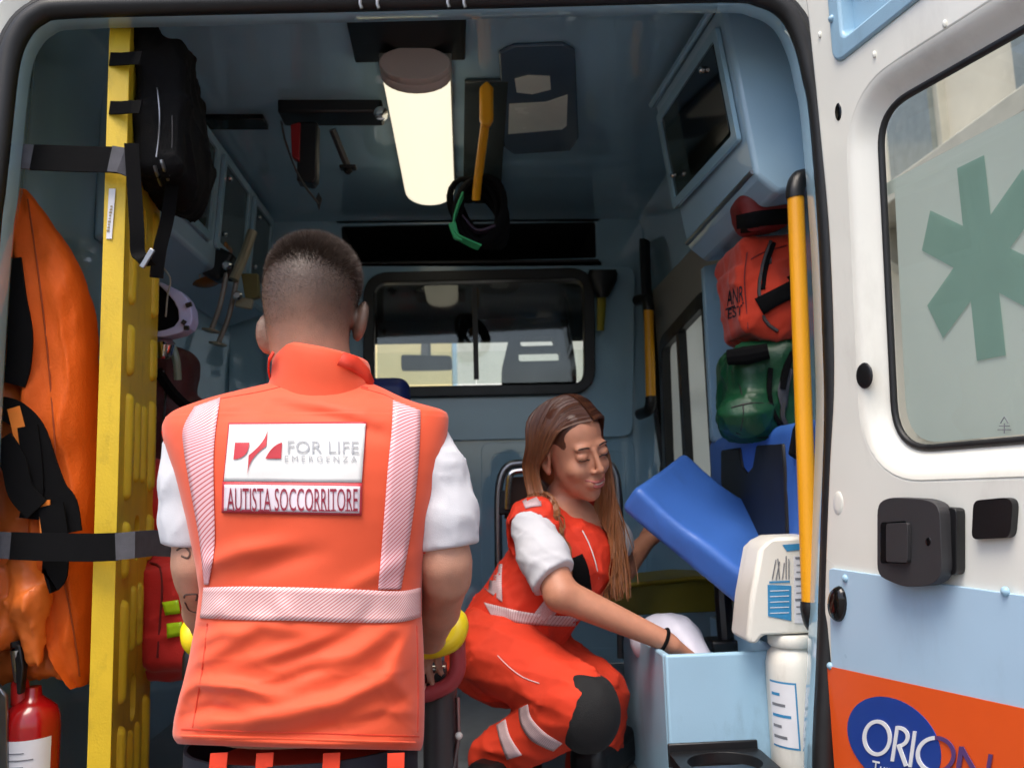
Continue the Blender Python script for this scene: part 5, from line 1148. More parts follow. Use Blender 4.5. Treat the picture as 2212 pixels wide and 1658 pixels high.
for k in range(9):                                                           # faint worn print running up the label
    c_ = P(240.5-k*.9,446+k*6.5,1.6915); MB().box(c_,(.0035+.001*(k%3),.0004,.004 if k != 4 else .002)).build('worn_print', mat('faded_ink', (158,140,104), .6), body_b)
# ---- black head-block bag strapped to the board
bb = thing('head_block_bag', 'black zipped head-block bag strapped to the top of the yellow board', 'bag', P(320,400,1.8))
f = SDF(np.array([-.98,1.6,1.75]), np.array([-.45,2.15,2.6]), .006)
def bvp(u, v, w_): return np.array(bp(u,v,w_))
v0 = bpx_(300,400)[1]; v1 = bpx_(300,95)[1]
R_b = Matrix((bx_d, lean, bn)).transposed()
f.box(bvp(.19,(v0+v1)/2,.055),(.165,(v1-v0)/2,.055),.025,R_b,.02); f.ell(bvp(.2,v0+.1,.085),(.12,.14,.06),R_b,.04); f.cone(bvp(.05,v1+.02,.02),bvp(.2,v1-.08,.05),.03,.06,.04); f.cone(bvp(.26,v1-.04,.04),bvp(.28,v1+.06,.03),.035,.025,.03)
f.disp(lambda X,Y,Z: -.014*crs(X,Y,Z,26,31,3,3.5)-.005*crs(X,Y,Z,70,32))
bag0 = f.build('bag_body', mat('black_nylon', (11,11,13), .85, spec=.2, var=.3, vscale=14, bump=.3, bscale=300), bb); BB0 = bvh_of(bag0)
piping('zip', [(340,190),(345,240),(344,290),(338,340)], bag0, BB0, 'steel', .0022); piping('zip', [(372,250),(372,310),(366,380)], bag0, BB0, 'greym', .0015)
for px, py in ((340,378),(355,366)): piping('buckle', [(px-6,py-20),(px,py),(px+8,py+22)], bag0, BB0, 'steel', .004)
for py in (128,233):
    a_, b_ = P(240,py-2,1.685), P(300,py-4,1.66); MB().ribbon([P(238,py,1.74), P(239,py,1.688), P(262,py,1.683), P(285,py-2,1.683), P(305,py-2,1.66)], .028, .004, (0,0,1)).build('hold_strap', M_['web'], bb)
MB().ribbon(smooth_path([P(284,310,1.655),P(290,400,1.66),P(296,500,1.665),P(298,545,1.67),P(312,560,1.66),P(328,572,1.68)],5), [.028]*21+[.022]*5, .004, (1,.2,0)).build('tail_strap', M_['web'], bb)
MB().ribbon(smooth_path([P(372,400,1.8),P(362,470,1.8),P(345,540,1.78),P(338,600,1.78)],5), .028, .004, (1,.3,0)).build('tail_strap', M_['web'], bb)
MB().box(P(318,558,1.658),(.012,.006,.045),Matrix.Rotation(.5,3,'Y')).build('buckle', M_['steel'], bb, bevel=.002)
# ---- folded orange mattress with carrying straps
om = thing('vacuum_mattress', 'folded orange tarpaulin mattress with black straps, hanging at the left of the doorway', 'mattress', P(100,1400,1.82))
sec = [ # py, left, right, front bulge
 (412,44,60,.01),(440,36,82,.02),(500,30,120,.035),(560,30,160,.05),(640,34,188,.06),(720,48,195,.065),(800,58,200,.07),(900,66,205,.075),(1000,72,208,.075),(1100,78,209,.075),(1200,84,206,.075),(1300,92,202,.07),(1380,112,198,.06),(1440,140,194,.04),(1478,168,186,.02)]
rings = []
for py, a, b_, d_ in sec:
    r_ = []
    for k in range(28):
        t_ = 2*math.pi*k/28; cx_, hx = (a+b_)/2, (b_-a)/2; c2, s2 = math.cos(t_), math.sin(t_)
        # a crease runs down the left third of the front
        x = cx_+hx*math.copysign(abs(c2)**.6,c2); s2 = math.copysign(abs(s2)**.7,s2); fr_ = (x-a)/(b_-a+1e-6); cre = (.022*math.exp(-((fr_-.28)/.10)**2) - .02*math.exp(-((fr_-.36)/.05)**2)) if s2 < 0 else 0
        p = P(x, py, 1.83); r_.append(p + Vector((0, d_*s2*1.1 + .008*math.sin(py*.021+x*.03) - cre, 0)))
    rings.append(r_)
rr = []
for i in range(28):
    rr.append(smooth_path([r_[i] for r_ in rings], 5))
rings = [[rr[i][j] for i in range(28)] for j in range(len(rr[0]))]
rings = [smooth_path(r_, 3, closed=True) for r_ in rings]
for r_ in rings:
    for k_, q in enumerate(r_):
        c_ = float(crs(np.array(q.x), np.array(q.y*.5), np.array(q.z*.4), 44, 43, 3, 4)); c2_ = float(crs(np.array(q.x), np.array(q.y), np.array(q.z), 70, 44)); q.y -= .014*c_ + .005*c2_
omb = MB().loft(rings).build('mattress_body', M_['otarp'], om, smooth=80); OMB = bvh_of(omb)
def odr(px, py, off=.003):
    d_ = ray(px,py).normalized(); h_ = OMB.ray_cast(CAM, d_, 4); return (h_[0]-d_*off) if h_[0] is not None else P(px,py,1.76)
MB().tube(smooth_path([odr(*p) for p in [(60,430),(70,500),(84,600),(96,700),(108,820),(118,950),(124,1080),(128,1200),(148,1300),(165,1400),(172,1460)]],4), .0018, 6).build('seam', mat('dark_orange_seam', (150,62,16), .6), omb)
# second folded layer at the far left and lower flaps
f = SDF(np.array([-1.05,1.66,.95]), np.array([-.72,2.02,2.2]), .007)
f.limb([px3(-20,480,1.80),px3(-16,700,1.80),px3(10,900,1.80),px3(10,1000,1.80)],[.045,.055,.06,.05],.03)
f.box(px3(20,1130,1.80),(.06,.04,.12),.03,None,.03); f.limb([px3(-8,1240,1.75),px3(0,1370,1.75)],[.04,.035],.03); f.limb([px3(58,1200,1.745),px3(66,1300,1.74),px3(72,1420,1.75)],[.030,.036,.022],.02); f.box(px3(95,1340,1.82),(.085,.03,.12),.025,None,.02)
f.disp(lambda X,Y,Z: -.016*crs(X,Y,Z*.5,40,41,3,4)-.006*crs(X,Y,Z*.5,90,42))
f.build('folded_flap', mat('orange_tarpaulin_flap', (224,112,40), .5, var=.2, vscale=8, bump=.2, bscale=60), om)
WR = [[(20,560),(30,640),(44,720),(40,790),(28,830)], [(-10,880),(30,890),(70,930),(95,1000),(118,1060),(140,1090),(150,1150)], [(60,920),(70,1000),(72,1070),(64,1120)], [(110,1090),(120,1160),(118,1240),(100,1255)], [(0,950),(30,1000),(45,1060),(80,1100)]]
for k, pl in enumerate(WR):
    MB().ribbon(smooth_path([P(a,b_,1.735-.006*k) for a,b_ in pl],5), .05 if k != 2 else .04, .005, [Vector((1,0,.35))]*(5*(len(pl)-1)+1) if k not in (1,) else (.3,0,1)).build('black_strap', M_['web'], om)
MB().ribbon(smooth_path([P(30,880,1.728),P(48,960,1.726),P(60,1060,1.725)],5), .026, .004, (1,0,.2)).build('orange_strap', M_['otarp2'], om)
MB().ribbon(smooth_path([P(96,1080,1.722),P(98,1120,1.722),P(100,1160,1.722)],5), .022, .004, (1,0,0)).build('orange_strap', M_['otarp2'], om)
f = SDF(px3(30,700,1.8)-.16, px3(30,700,1.8)+.16, .007); f.box(px3(40,690,1.82),(.05,.04,.11),.02,None,.02); f.box(px3(70,800,1.84),(.035,.04,.05),.02,None,.02); f.disp(lambda X,Y,Z: .004*wav(X,Y,Z,40,5)); f.build('black_pouch', mat('black_nylon_pouch', (24,24,27), .6, var=.2), om)
# ---- the two belts that hold board and mattress
s1 = thing('retaining_strap', 'upper black belt with grey ends across the orange mattress and yellow board', 'strap', P(150,345,1.66), 'belts holding the spine board')
MB().ribbon([P(70,340,1.70),P(150,343,1.675),P(240,345,1.663),P(268,348,1.660)], .056, .004, (0,0,1)).build('belt', M_['web'], s1)
MB().ribbon([P(16,338,1.69),P(40,338,1.70),P(74,340,1.704)], .054, .005, (0,0,1)).build('grey_end', M_['webgrey'], s1)
MB().ribbon([P(238,343,1.656),P(262,346,1.653),P(284,358,1.665),P(300,372,1.70)], .056, .004, (0,0,1)).build('grey_end', M_['webgrey'], s1)
s2_ = thing('retaining_strap', 'lower black belt with grey end across the orange mattress and yellow board', 'strap', P(150,1180,1.66), 'belts holding the spine board')
MB().ribbon([P(24,1178,1.70),P(100,1181,1.675),P(200,1182,1.656),P(256,1180,1.652)], .054, .004, (0,0,1)).build('belt', M_['web'], s2_)
MB().ribbon([P(-12,1176,1.70),P(28,1178,1.702)], .052, .005, (0,0,1)).build('grey_end', M_['webgrey'], s2_)
MB().ribbon([P(250,1180,1.648),P(290,1176,1.650),P(330,1172,1.72),P(385,1176,1.80)], .052, .004, (0,0,1)).build('grey_end', M_['webgrey'], s2_)
# ---- fire extinguisher
ex = thing('fire_extinguisher', 'red fire extinguisher with white label in the lower left corner', 'extinguisher', P(66,1800,1.78))
ec = P(66,1600,1.78); er = 53*M(1.78)
zt_ = P(66,1515,1.78).z
MB().lathe([(er*.9,-.42),(er,-.40),(er,-.05),(er*.97,-.03),(er*.85,-.012),(er*.6,0),(er*.32,.012),(er*.28,.03)], (ec.x,1.78,zt_), (0,0,1), 32).build('cylinder', M_['extred'], ex, smooth=50)
MB().lathe([(er*.34,.0),(er*.30,.04),(er*.2,.05)], (ec.x-.02,1.775,zt_+.0), (-.1,0,1), 16).build('neck', mat('red_plastic_neck', (180,30,26), .4), ex)
MB().tube([P(42,1470,1.76),P(38,1400,1.75)], [.010,.014], 12).build('valve', M_['chrome'], ex); MB().tube([P(36,1396,1.75),P(34,1384,1.75)], .011, 10).build('valve_cap', M_['black'], ex)
MB().prism([P(30,1390,1.74),P(44,1392,1.74),P(50,1440,1.735),P(44,1500,1.74),P(36,1500,1.74)],(0,.02,0)).build('squeeze_lever', M_['black'], ex, bevel=.003)
n_ = 14; arc = [math.radians(215+ (338-215)*k/n_) for k in range(n_+1)]
V = []
for z in (-.20,-.062): V += [Vector((ec.x+er*1.012*math.cos(a), 1.78+er*1.012*math.sin(a), zt_+z)) for a in arc]
lb = MB(); lb.add(V, [(i,i+1,n_+2+i,n_+1+i) for i in range(n_)]); lb.build('label', M_['paper'], ex, smooth=80, recalc=False)
for k, z in enumerate((-.085,-.098,-.111,-.124)):
    MB().tube([Vector((ec.x+er*1.02*math.cos(a), 1.78+er*1.02*math.sin(a), zt_+z)) for a in arc[3:9+k%2*2]], .0012, 4).build('label_print', M_['greyink'], ex)
MB().prism([P(-6,1480,1.72),P(12,1500,1.72),P(16,1700,1.72),P(-6,1700,1.72)],(0,.01,0)).build('bracket', M_['steel'], ex, bevel=.003)
# ---- red rescue bag with lime patches behind the board
rb = thing('rescue_bag', 'red rescue rucksack with two lime reflective patches beside the yellow board', 'bag', P(360,1440,2.05))
f = SDF(px3(330,1600,2.1)*np.array([1,0,1])+np.array([-.28,1.86,.0]), np.array([-.42,2.36,1.5]), .007)
f.box(px3(330,1310,2.12),(.16,.13,.165),.06,None,.02); f.box(px3(375,1330,2.0),(.075,.05,.125),.04,None,.02); f.ell(px3(330,1080,2.12),(.09,.09,.11),None,.03)
f.disp(lambda X,Y,Z: -.010*crs(X,Y,Z,28,51,3,3.5)-.004*crs(X,Y,Z,70,52))
rbb = f.build('bag_body', M_['redbag'], rb); RBB = bvh_of(rbb)
strip2('lime_patch', [(350,1300),(385,1295)], [(357,1328),(390,1324)], 4, 3, .004, M_['lime'], rbb, RBB); strip2('lime_patch', [(360,1346),(393,1342)], [(361,1378),(392,1372)], 4, 3, .004, M_['lime'], rbb, RBB)
piping('zip', [(325,1215),(345,1225),(350,1270),(345,1350),(340,1420)], rbb, RBB, 'dred', .003); piping('label', [(328,1066),(340,1067)], rbb, RBB, 'patch', .008)
# ---- cervical collar, suction unit, dark rucksack with tubes
cc_ = thing('cervical_collar', 'lavender and black cervical collar hung beside the yellow board', 'collar', P(370,670,2.1))
oc = [(345,608),(368,618),(392,630),(405,645),(414,665),(416,690),(408,708),(392,718),(360,726),(332,728)]; ic = [(340,612),(362,634),(375,650),(384,668),(386,690),(376,704),(356,712),(334,716)]
mbp = MB().prism([P(a,b_,2.06) for a,b_ in oc] + [P(a,b_,2.06) for a,b_ in reversed(ic)], (0,.05,0)); mbp.build('plastic_shell', M_['lav'], cc_, bevel=.005, bseg=3)
MB().prism([P(a,b_,2.075) for a,b_ in ic] + [P(332,650,2.075)], (0,.06,0)).build('foam_lining', M_['web'], cc_, bevel=.006)
for a, b_, c2, d2 in ((402,660,414,656),(394,700,400,692),(398,708,408,708)): MB().tube([P(a,b_,2.057),P(c2,d2,2.057)], .006, 6).build('slot', M_['black'], cc_)
MB().tube(smooth_path([P(348,572,2.05),P(368,602,2.05),P(362,640,2.05),P(358,684,2.05)],5), .0022, 6).build('cord', M_['cream'], cc_)
su = thing('suction_unit', 'amber and clear suction apparatus with hanging tubes on the left wall', 'medical device', P(480,600,2.75))
f = SDF(px3(470,570,2.78)-.22, px3(470,570,2.78)+.22, .006)
f.box(px3(452,560,2.82),(.055,.05,.075),.02,Matrix.Rotation(.35,3,'Y'),.02); f.ell(px3(440,600,2.8),(.055,.05,.035),None,.02)
f.build('amber_housing', M_['amber'], su)
f = SDF(px3(470,570,2.72)-.2, px3(470,570,2.72)+.2, .006); f.box(px3(468,570,2.74),(.045,.03,.055),.012,Matrix.Rotation(.5,3,'Y'),.01); f.ell(px3(500,590,2.72),(.03,.03,.03),None,.01); f.build('pump_head', M_['black'], su)
clr = glass('clear_tubing', (206,200,180), .1, .12)
MB().tube([P(505,604,2.70),P(530,545,2.72),P(545,500,2.74)], .017, 10).build('flow_tube', mat('cloudy_plastic', (150,142,118), .3, var=.2), su)
for k, pl in enumerate(([(490,590),(475,660),(455,716)], [(512,600),(495,680),(470,745)])):
    MB().tube(smooth_path([P(a,b_,2.70+.03*k) for a,b_ in pl],5), .009, 8).build('suction_tube', mat('smoky_tubing', (132,122,112), .25, var=.2), su)
    a, b_ = pl[-1]; MB().lathe([(.010,-.004),(.028,0),(.03,.006),(.012,.01)], P(a,b_,2.70+.03*k), (.2,0,1), 16).build('tube_flange', MATS['cloudy_plastic'], su)
MB().box(P(528,655,2.7),(.055,.02,.035),Matrix.Rotation(.2,3,'Y')).build('connector', MATS['cloudy_plastic'], su, bevel=.004)
MB().lathe([(.014,0),(.016,.012),(.01,.02)], P(492,575,2.68), (0,-1,0), 12).build('steel_nut', M_['chrome'], su); MB().lathe([(.014,0),(.016,.012),(.01,.02)], P(515,640,2.68), (0,-1,0), 12).build('steel_nut', M_['chrome'], su)
MB().tube(smooth_path([P(432,600,2.72),P(430,560,2.74),P(440,530,2.78)],4), .004, 6).build('cable', M_['cream'], su)
MB().prism([P(520,590,2.74),P(556,590,2.74),P(560,640,2.74),P(530,650,2.74)],(0,.03,0)).build('olive_valve', mat('olive_plastic', (110,100,54), .4), su, bevel=.004)
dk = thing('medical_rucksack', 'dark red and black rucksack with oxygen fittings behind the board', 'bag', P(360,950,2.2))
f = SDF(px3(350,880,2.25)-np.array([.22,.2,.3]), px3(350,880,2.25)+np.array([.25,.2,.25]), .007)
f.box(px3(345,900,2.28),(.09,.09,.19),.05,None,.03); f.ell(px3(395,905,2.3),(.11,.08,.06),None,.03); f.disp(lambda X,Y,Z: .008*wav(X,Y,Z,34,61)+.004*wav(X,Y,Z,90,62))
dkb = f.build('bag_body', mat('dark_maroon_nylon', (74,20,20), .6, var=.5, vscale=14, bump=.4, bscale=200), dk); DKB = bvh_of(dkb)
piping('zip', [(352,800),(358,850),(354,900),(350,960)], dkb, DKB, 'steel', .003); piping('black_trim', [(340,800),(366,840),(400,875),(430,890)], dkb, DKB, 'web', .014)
MB().tube(smooth_path([P(340,745,2.12),P(366,742,2.12),P(380,775,2.12),P(384,820,2.13)],5), .010, 8).build('oxygen_hose', mat('cloudy_green_hose', (120,130,112), .3), dk)
MB().lathe([(.02,0),(.026,.01),(.026,.04),(.014,.05)], P(350,770,2.1), (.3,-.4,1), 14).build('regulator', M_['chrome'], dk)

# ================================================================== stretcher in front of the man
st = thing('stretcher', 'stretcher with yellow grips and red end rail, gripped by the standing person', 'stretcher', (P(690,1500,1.8).x,1.8,ZF))
def grip(pts, r_): return MB().tube(smooth_path(pts,6), r_, 12).build('yellow_grip', M_['ybright'], st, smooth=60)
grip([P(906,1398,1.70),P(940,1396,1.69),P(975,1382,1.69),P(988,1355,1.70),P(985,1338,1.72),P(972,1336,1.76)], .0225)
grip([P(430,1398,1.70),P(416,1385,1.69),P(413,1362,1.70),P(420,1348,1.74)], .021)
MB().tube(smooth_path([P(986,1360,1.735),P(988,1400,1.73),P(988,1445,1.73),P(972,1475,1.73),P(940,1492,1.73),P(900,1500,1.73),P(700,1502,1.73),P(480,1500,1.73)],6), .019, 10, flat=.8).build('end_rail', M_['rail'], st, smooth=60)
MB().tube(smooth_path([P(986,1462,1.742),P(965,1490,1.742),P(930,1506,1.742),P(890,1512,1.742)],5), .008, 8).build('rail_bumper', mat('dark_red_rubber', (104,34,38), .5), st)
MB().loft([[Vector((P(950,1500,1.80).x+w_*math.cos(a), 1.80+.05*math.sin(a), z)) for a in [2*math.pi*k/16 for k in range(16)]] for z,w_ in ((ZF+.1,.036),(.95,.037),(P(950,1520,1.8).z,.036),(P(950,1505,1.8).z,.03))]).build('leg_post', M_['greym'], st, smooth=50)
MB().tube([P(988,1505,1.77),P(990,1590,1.77),P(978,1660,1.77),P(978,1720,1.78)], .005, 8).build('brake_rod', M_['steel'], st); MB().ball(P(991,1588,1.765),.008,8).build('rod_knob', M_['canister'], st)
MB().box((P(690,1480,2.3).x,2.45,1.02),(.34,1.5,.08)).build('mattress', M_['black'], st, bevel=.02, bseg=3)
MB().box((P(690,1480,2.3).x,2.45,.94),(.32,1.45,.06)).build('frame', M_['black'], st, bevel=.01)
MB().prism([P(912,1440,1.82),P(965,1440,1.82),P(965,1480,1.82),P(912,1475,1.82)],(0,.08,0)).build('latch_box', M_['black'], st, bevel=.01); MB().tube([P(920,1478,1.78),P(926,1440,1.78),P(962,1440,1.78)], .0035, 6).build('latch_wire', M_['chrome'], st)
for x in (-.2,.2):
    wc = Vector((P(690,1480,2.3).x+x+.03,1.86,ZF+.1)); MB().lathe([(.05,-.02),(.1,-.02),(.1,.02),(.05,.02)], wc, (1,0,0), 24).build('wheel', M_['black'], st, bevel=.004)

# ================================================================== right side: seat, bags, box, canister
# ---- folding seat
se = thing('folding_seat', 'blue folding seat with its cushion lifted and black backrest panel, behind the white canister', 'seat', P(1560,1500,2.2))
f = SDF(np.array([.28,1.72,.95]), np.array([.95,2.6,1.5]), .007)
cA, cB = px3(1384,1080,2.04), px3(1640,1290,1.93)                       # front lower edge of the lifted cushion
ux_ = Vector(cB-cA).normalized(); vy_ = Vector(px3(1446,975,2.28)-px3(1376,1072,2.04)); vy_ = (vy_-ux_*ux_.dot(vy_)).normalized(); nz_ = ux_.cross(vy_); R_s = Matrix((ux_,vy_,nz_)).transposed()
if nz_.z < 0: nz_ = -nz_
hl = np.linalg.norm(cB-cA)/2; mid_ = (cA+cB)/2 + .15*np.array(vy_) - .012*np.array(nz_)
f.box(mid_,(hl+.03,.165,.042),.018,R_s,.01)
f.ell(mid_-np.array(ux_)*(hl-.09)+np.array(nz_)*.060,(.09,.15,.026),R_s,.05,'s')
f.disp(lambda X,Y,Z: -.002*crs(X,Y,Z,20,15))
cush = f.build('seat_cushion', M_['seatblue'], se)
zc_ = PX(1690,1120,.79).z                                                    # the backrest stands along the right wall
f = SDF(np.array([.70,1.70,zc_-.34]), np.array([.90,2.62,zc_+.32]), .007); f.box((.80,2.14,zc_),(.042,.36,.23),.03,None,.02); f.disp(lambda X,Y,Z: -.002*crs(X,Y,Z,20,16)); f.build('backrest', M_['seatblue'], se)
bk = MB(); bk.prism([PX(a,b_,.752) for a,b_ in [(1556,972),(1596,966),(1602,1008),(1612,1022),(1624,1008),(1632,962),(1690,958),(1694,1010),(1704,1300),(1570,1250),(1556,1040)]],(.02,0,0)); bk.build('black_panel', mat('black_vinyl', (26,26,28), .5, var=.15), se, bevel=.006)
MB().tube([P(1555,1180,2.2),P(1562,1300,2.15),P(1570,1400,2.15)], .022, 10).build('seat_post', M_['black'], se); MB().box(P(1570,1390,2.15),(.10,.08,.03)).build('post_foot', M_['black'], se, bevel=.006)
MB().tube(smooth_path([P(1478,1150,2.2),P(1500,1175,2.2),P(1530,1190,2.2)],4), .02, 8).build('hinge_arm', M_['black'], se)
ns = thing('attendant_seat', 'navy headrest of a seat showing behind the shoulder of the standing person', 'seat', P(850,900,2.7))
f = SDF(px3(840,900,2.75)-.3, px3(840,900,2.75)+.3, .009); f.box(px3(820,880,2.75),(.105,.05,.10),.045,None,.02); f.box(px3(790,1060,2.78),(.17,.05,.2),.05,None,.03); f.build('headrest_and_back', M_['navy'], ns)
# ---- orange-red medical bag, green bag and the dark bag above them, on the shelf
ob = thing('medical_bag', 'orange-red zipped medical bag strapped above the green bag', 'bag', P(1640,740,2.05))
f = SDF(px3(1640,620,2.05)-np.array([.2,.25,.26]), px3(1640,620,2.05)+np.array([.24,.25,.24]), .006)
R1 = Matrix.Rotation(-.06,3,'Y')
f.box(px3(1662,632,2.08),(.105,.12,.132),.030,R1,.015); f.box(px3(1604,655,2.05),(.040,.085,.090),.018,R1,.008); f.ell(px3(1680,660,1.98),(.07,.06,.10),None,.03)
f.disp(lambda X,Y,Z: -.008*crs(X,Y,Z,34,71,3,3.5)-.003*crs(X,Y,Z,80,72))
obb = f.build('bag_body', M_['obag'], ob); OBB = bvh_of(obb)
piping('zip', [(1665,520),(1648,570),(1640,630),(1652,690),(1680,715)], obb, OBB, 'greym', .005); piping('zip_track', [(1672,525),(1656,572),(1649,625)], obb, OBB, 'web', .006)
strip2('hold_strap', [(1630,645),(1680,620),(1740,588)], [(1650,680),(1690,655),(1745,632)], 14, 3, .006, M_['web'], obb, OBB)
MB().ribbon([P(1700,620,1.94),P(1735,600,1.92),P(1762,588,1.90)], .045, .004, (0,0,1)).build('hold_strap_end', M_['web'], ob)
def bag_text(txt, x0, y0, x1, y1, slope, m, bv, par):
    tv, tf_ = text_mesh(txt, x1-x0, y1-y0, .01); V = []
    for a, b_ in tv:
        d_ = ray(x0+a, y1-b_+slope*a).normalized(); h_ = bv.ray_cast(CAM, d_, 5); V.append((h_[0]-d_*.003) if h_[0] is not None else P(x0+a,y1-b_+slope*a,1.99))
    MB().add(V, tf_).build('lettering', M_[m], par, smooth=0, recalc=False)
bag_text('ANR', 1570, 628, 1606, 662, -.35, 'navycloth', OBB, obb); bag_text('EST', 1572, 668, 1604, 690, -.35, 'navycloth', OBB, obb)
piping('black_line', [(1568,668),(1586,661),(1606,654)], obb, OBB, 'navycloth', .0025); piping('piping_edge', [(1566,700),(1575,745),(1600,765),(1640,760)], obb, OBB, 'cream', .003)
for k, pl in enumerate(([(1614,545),(1608,600),(1612,660),(1616,710),(1622,750)], [(1574,690),(1580,730),(1600,752),(1622,750)], [(1622,560),(1650,545),(1700,530)])): piping('seam', pl, obb, OBB, 'dred', .0018)
piping('zip_pull', [(1662,548),(1664,560),(1662,570)], obb, OBB, 'steel', .004)
gb = thing('green_bag', 'glossy green oxygen bag with silver fittings under the orange-red bag', 'bag', P(1640,950,2.05))
f = SDF(px3(1650,850,2.05)-np.array([.2,.25,.22]), px3(1650,850,2.05)+np.array([.24,.25,.22]), .006)
f.box(px3(1660,850,2.08),(.118,.12,.125),.05,None,.02); f.ell(px3(1610,900,2.02),(.075,.08,.06),None,.03); f.cone(px3(1690,770,2.0),px3(1740,760,2.0),.05,.05,.04)
f.disp(lambda X,Y,Z: -.012*crs(X,Y,Z,30,81,3,3.5)-.004*crs(X,Y,Z,70,82))
gbb = f.build('bag_body', M_['gbag'], gb); GBB = bvh_of(gbb)
strip2('silver_fitting', [(1700,790),(1680,840),(1688,880)], [(1716,800),(1706,830),(1700,880)], 10, 4, .005, M_['webgrey'], gbb, GBB)
piping('buckle', [(1692,870),(1690,900),(1700,920)], gbb, GBB, 'greym', .008); piping('handle_strap', [(1665,795),(1662,850),(1675,900),(1700,930)], gbb, GBB, 'web', .007)
for pl in ([(1580,800),(1600,840),(1606,890),(1600,930)], [(1580,880),(1620,870),(1670,872)], [(1590,935),(1640,945),(1700,940)]): piping('seam', pl, gbb, GBB, 'rubber', .0018)
piping('top_strap', [(1720,740),(1700,790),(1690,840)], gbb, GBB, 'web', .010)
sp_ = thing('shoulder_strap_roll', 'black roll of webbing squeezed between the orange-red and green bags', 'strap', P(1600,770,2.0))
MB().tube([P(1572,772,1.98),P(1610,768,1.96),P(1660,758,1.94)], [.020,.024,.02], 10).build('webbing_roll', M_['web'], sp_)
MB().prism([P(1722,925,1.80),P(1735,900,1.80),P(1742,1000,1.80),P(1712,980,1.80)],(0,.03,0)).build('webbing_end', M_['web'], sp_, bevel=.004)
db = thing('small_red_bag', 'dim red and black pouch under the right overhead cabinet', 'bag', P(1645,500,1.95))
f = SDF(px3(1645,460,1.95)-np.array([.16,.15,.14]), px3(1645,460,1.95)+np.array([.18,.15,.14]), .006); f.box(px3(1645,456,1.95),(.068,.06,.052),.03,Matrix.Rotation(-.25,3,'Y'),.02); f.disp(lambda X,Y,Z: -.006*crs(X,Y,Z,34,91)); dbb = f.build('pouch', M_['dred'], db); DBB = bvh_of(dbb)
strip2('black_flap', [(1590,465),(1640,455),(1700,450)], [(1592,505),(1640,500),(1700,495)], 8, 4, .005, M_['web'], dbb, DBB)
# ---- pale blue box with open top
bxw = thing('storage_box', 'open pale blue storage box the squatting person reaches into', 'box', P(1520,1700,1.9))
x0, x1 = P(1441,1500,1.84).x, P(1700,1500,1.84).x; ztp = P(1550,1410,1.84).z; y0_, y1_ = 1.84, 2.34
tk = .016
MB().box(((x0+x1)/2,y0_+tk/2,(ZF+ztp)/2),(x1-x0,tk,ztp-ZF)).build('front_wall', M_['bluebox'], bxw, bevel=.006, bseg=3)
MB().prism([(x0-.001,y0_+tk,ZF),(x0-.001,y1_,ZF),(x0-.001,y1_,ztp-.06),(x0-.001,y1_-.05,ztp-.015),(x0-.001,y0_+tk,ztp)],(tk,0,0)).build('side_wall', M_['bluebox'], bxw, bevel=.006, bseg=3)
MB().box((x1-tk/2,(y0_+y1_)/2+tk,(ZF+ztp)/2),(tk,y1_-y0_-tk,ztp-ZF)).build('side_wall', M_['bluebox'], bxw, bevel=.004)
MB().box(((x0+x1)/2,y1_-tk/2,(ZF+ztp)/2-.03),(x1-x0-tk*2,tk,ztp-ZF-.06)).build('back_wall', M_['bluebox'], bxw, bevel=.004)
MB().box(((x0+x1)/2,(y0_+y1_)/2,ZF+.25),(x1-x0-tk*2,y1_-y0_-tk*2,.02)).build('bottom', M_['bluebox'], bxw)
# bottle rings of black plastic on the front
hdx = thing('bottle_holder', 'black plastic bottle ring with screws mounted low on the blue box', 'holder', P(1560,1640,1.78))
rc_ = P(1552,1668,1.78); outl = rpoly([(-.09,.0),(.10,.0),(.115,-.05),(.09,-.13),(-.07,-.13),(-.105,-.05)],.02,4)
MB().plate(outl, [[(.005+.075*math.cos(a), -.07+.055*math.sin(a)) for a in [2*math.pi*k/24 for k in range(24)]]], .018, (rc_.x,1.835,P(1552,1632,1.8).z), (1,0,0), (0,-1,.0)) if False else None
zr = P(1552,1640,1.80).z
MB().plate([(x, y) for x,y in rrect(-.093,.108,-.16,.0,.02)], [[(.007+.078*math.cos(a), -.085+.066*math.sin(a)) for a in [2*math.pi*k/28 for k in range(28)]]], .022, (rc_.x,1.838,zr-.012), (1,0,0), (0,1,0)).build('ring', M_['black'], hdx, bevel=.004)
MB().box((rc_.x+.007,1.836,zr+.002),(.20,.008,.05)).build('back_strip', M_['black'], hdx, bevel=.003)
for px in (1486,1546): MB().lathe([(.008,0),(.0085,.003),(.003,.006)], P(px,1634,1.83), (0,-1,0), 12).build('screw', M_['chrome'], hdx)
# ---- white canister with sloped head
ca = thing('gas_canister', 'white canister with angular labelled head standing beside the open door', 'canister', P(1715,1700,1.70))
cy_ = P(1722,1500,1.815); cr2 = 62*M(1.80)
zs = P(1722,1398,1.80).z; zl = P(1722,1650,1.80).z
MB().lathe([(cr2*.9,zl-.15-zs),(cr2,zl-.13-zs),(cr2,-.06),(cr2*.985,-.035),(cr2*.9,-.012),(cr2*.72,.0),(cr2*.70,.01)], (cy_.x,1.815,zs), (0,0,1), 36).build('bottle', M_['canister'], ca, smooth=50)
MB().lathe([(cr2*.82,0),(cr2*.86,.004),(cr2*.86,.022),(cr2*.8,.026)], (cy_.x,1.815,zs+.004), (0,0,1), 32).build('neck_ring', M_['canister'], ca, smooth=50)
hd_ = [P(1640,1188,1.775),P(1656,1172,1.775),P(1680,1160,1.775),P(1774,1156,1.775),P(1778,1366,1.775),P(1650,1372,1.775),P(1636,1390,1.775),P(1616,1388,1.775),P(1614,1376,1.775),P(1622,1290,1.775)]
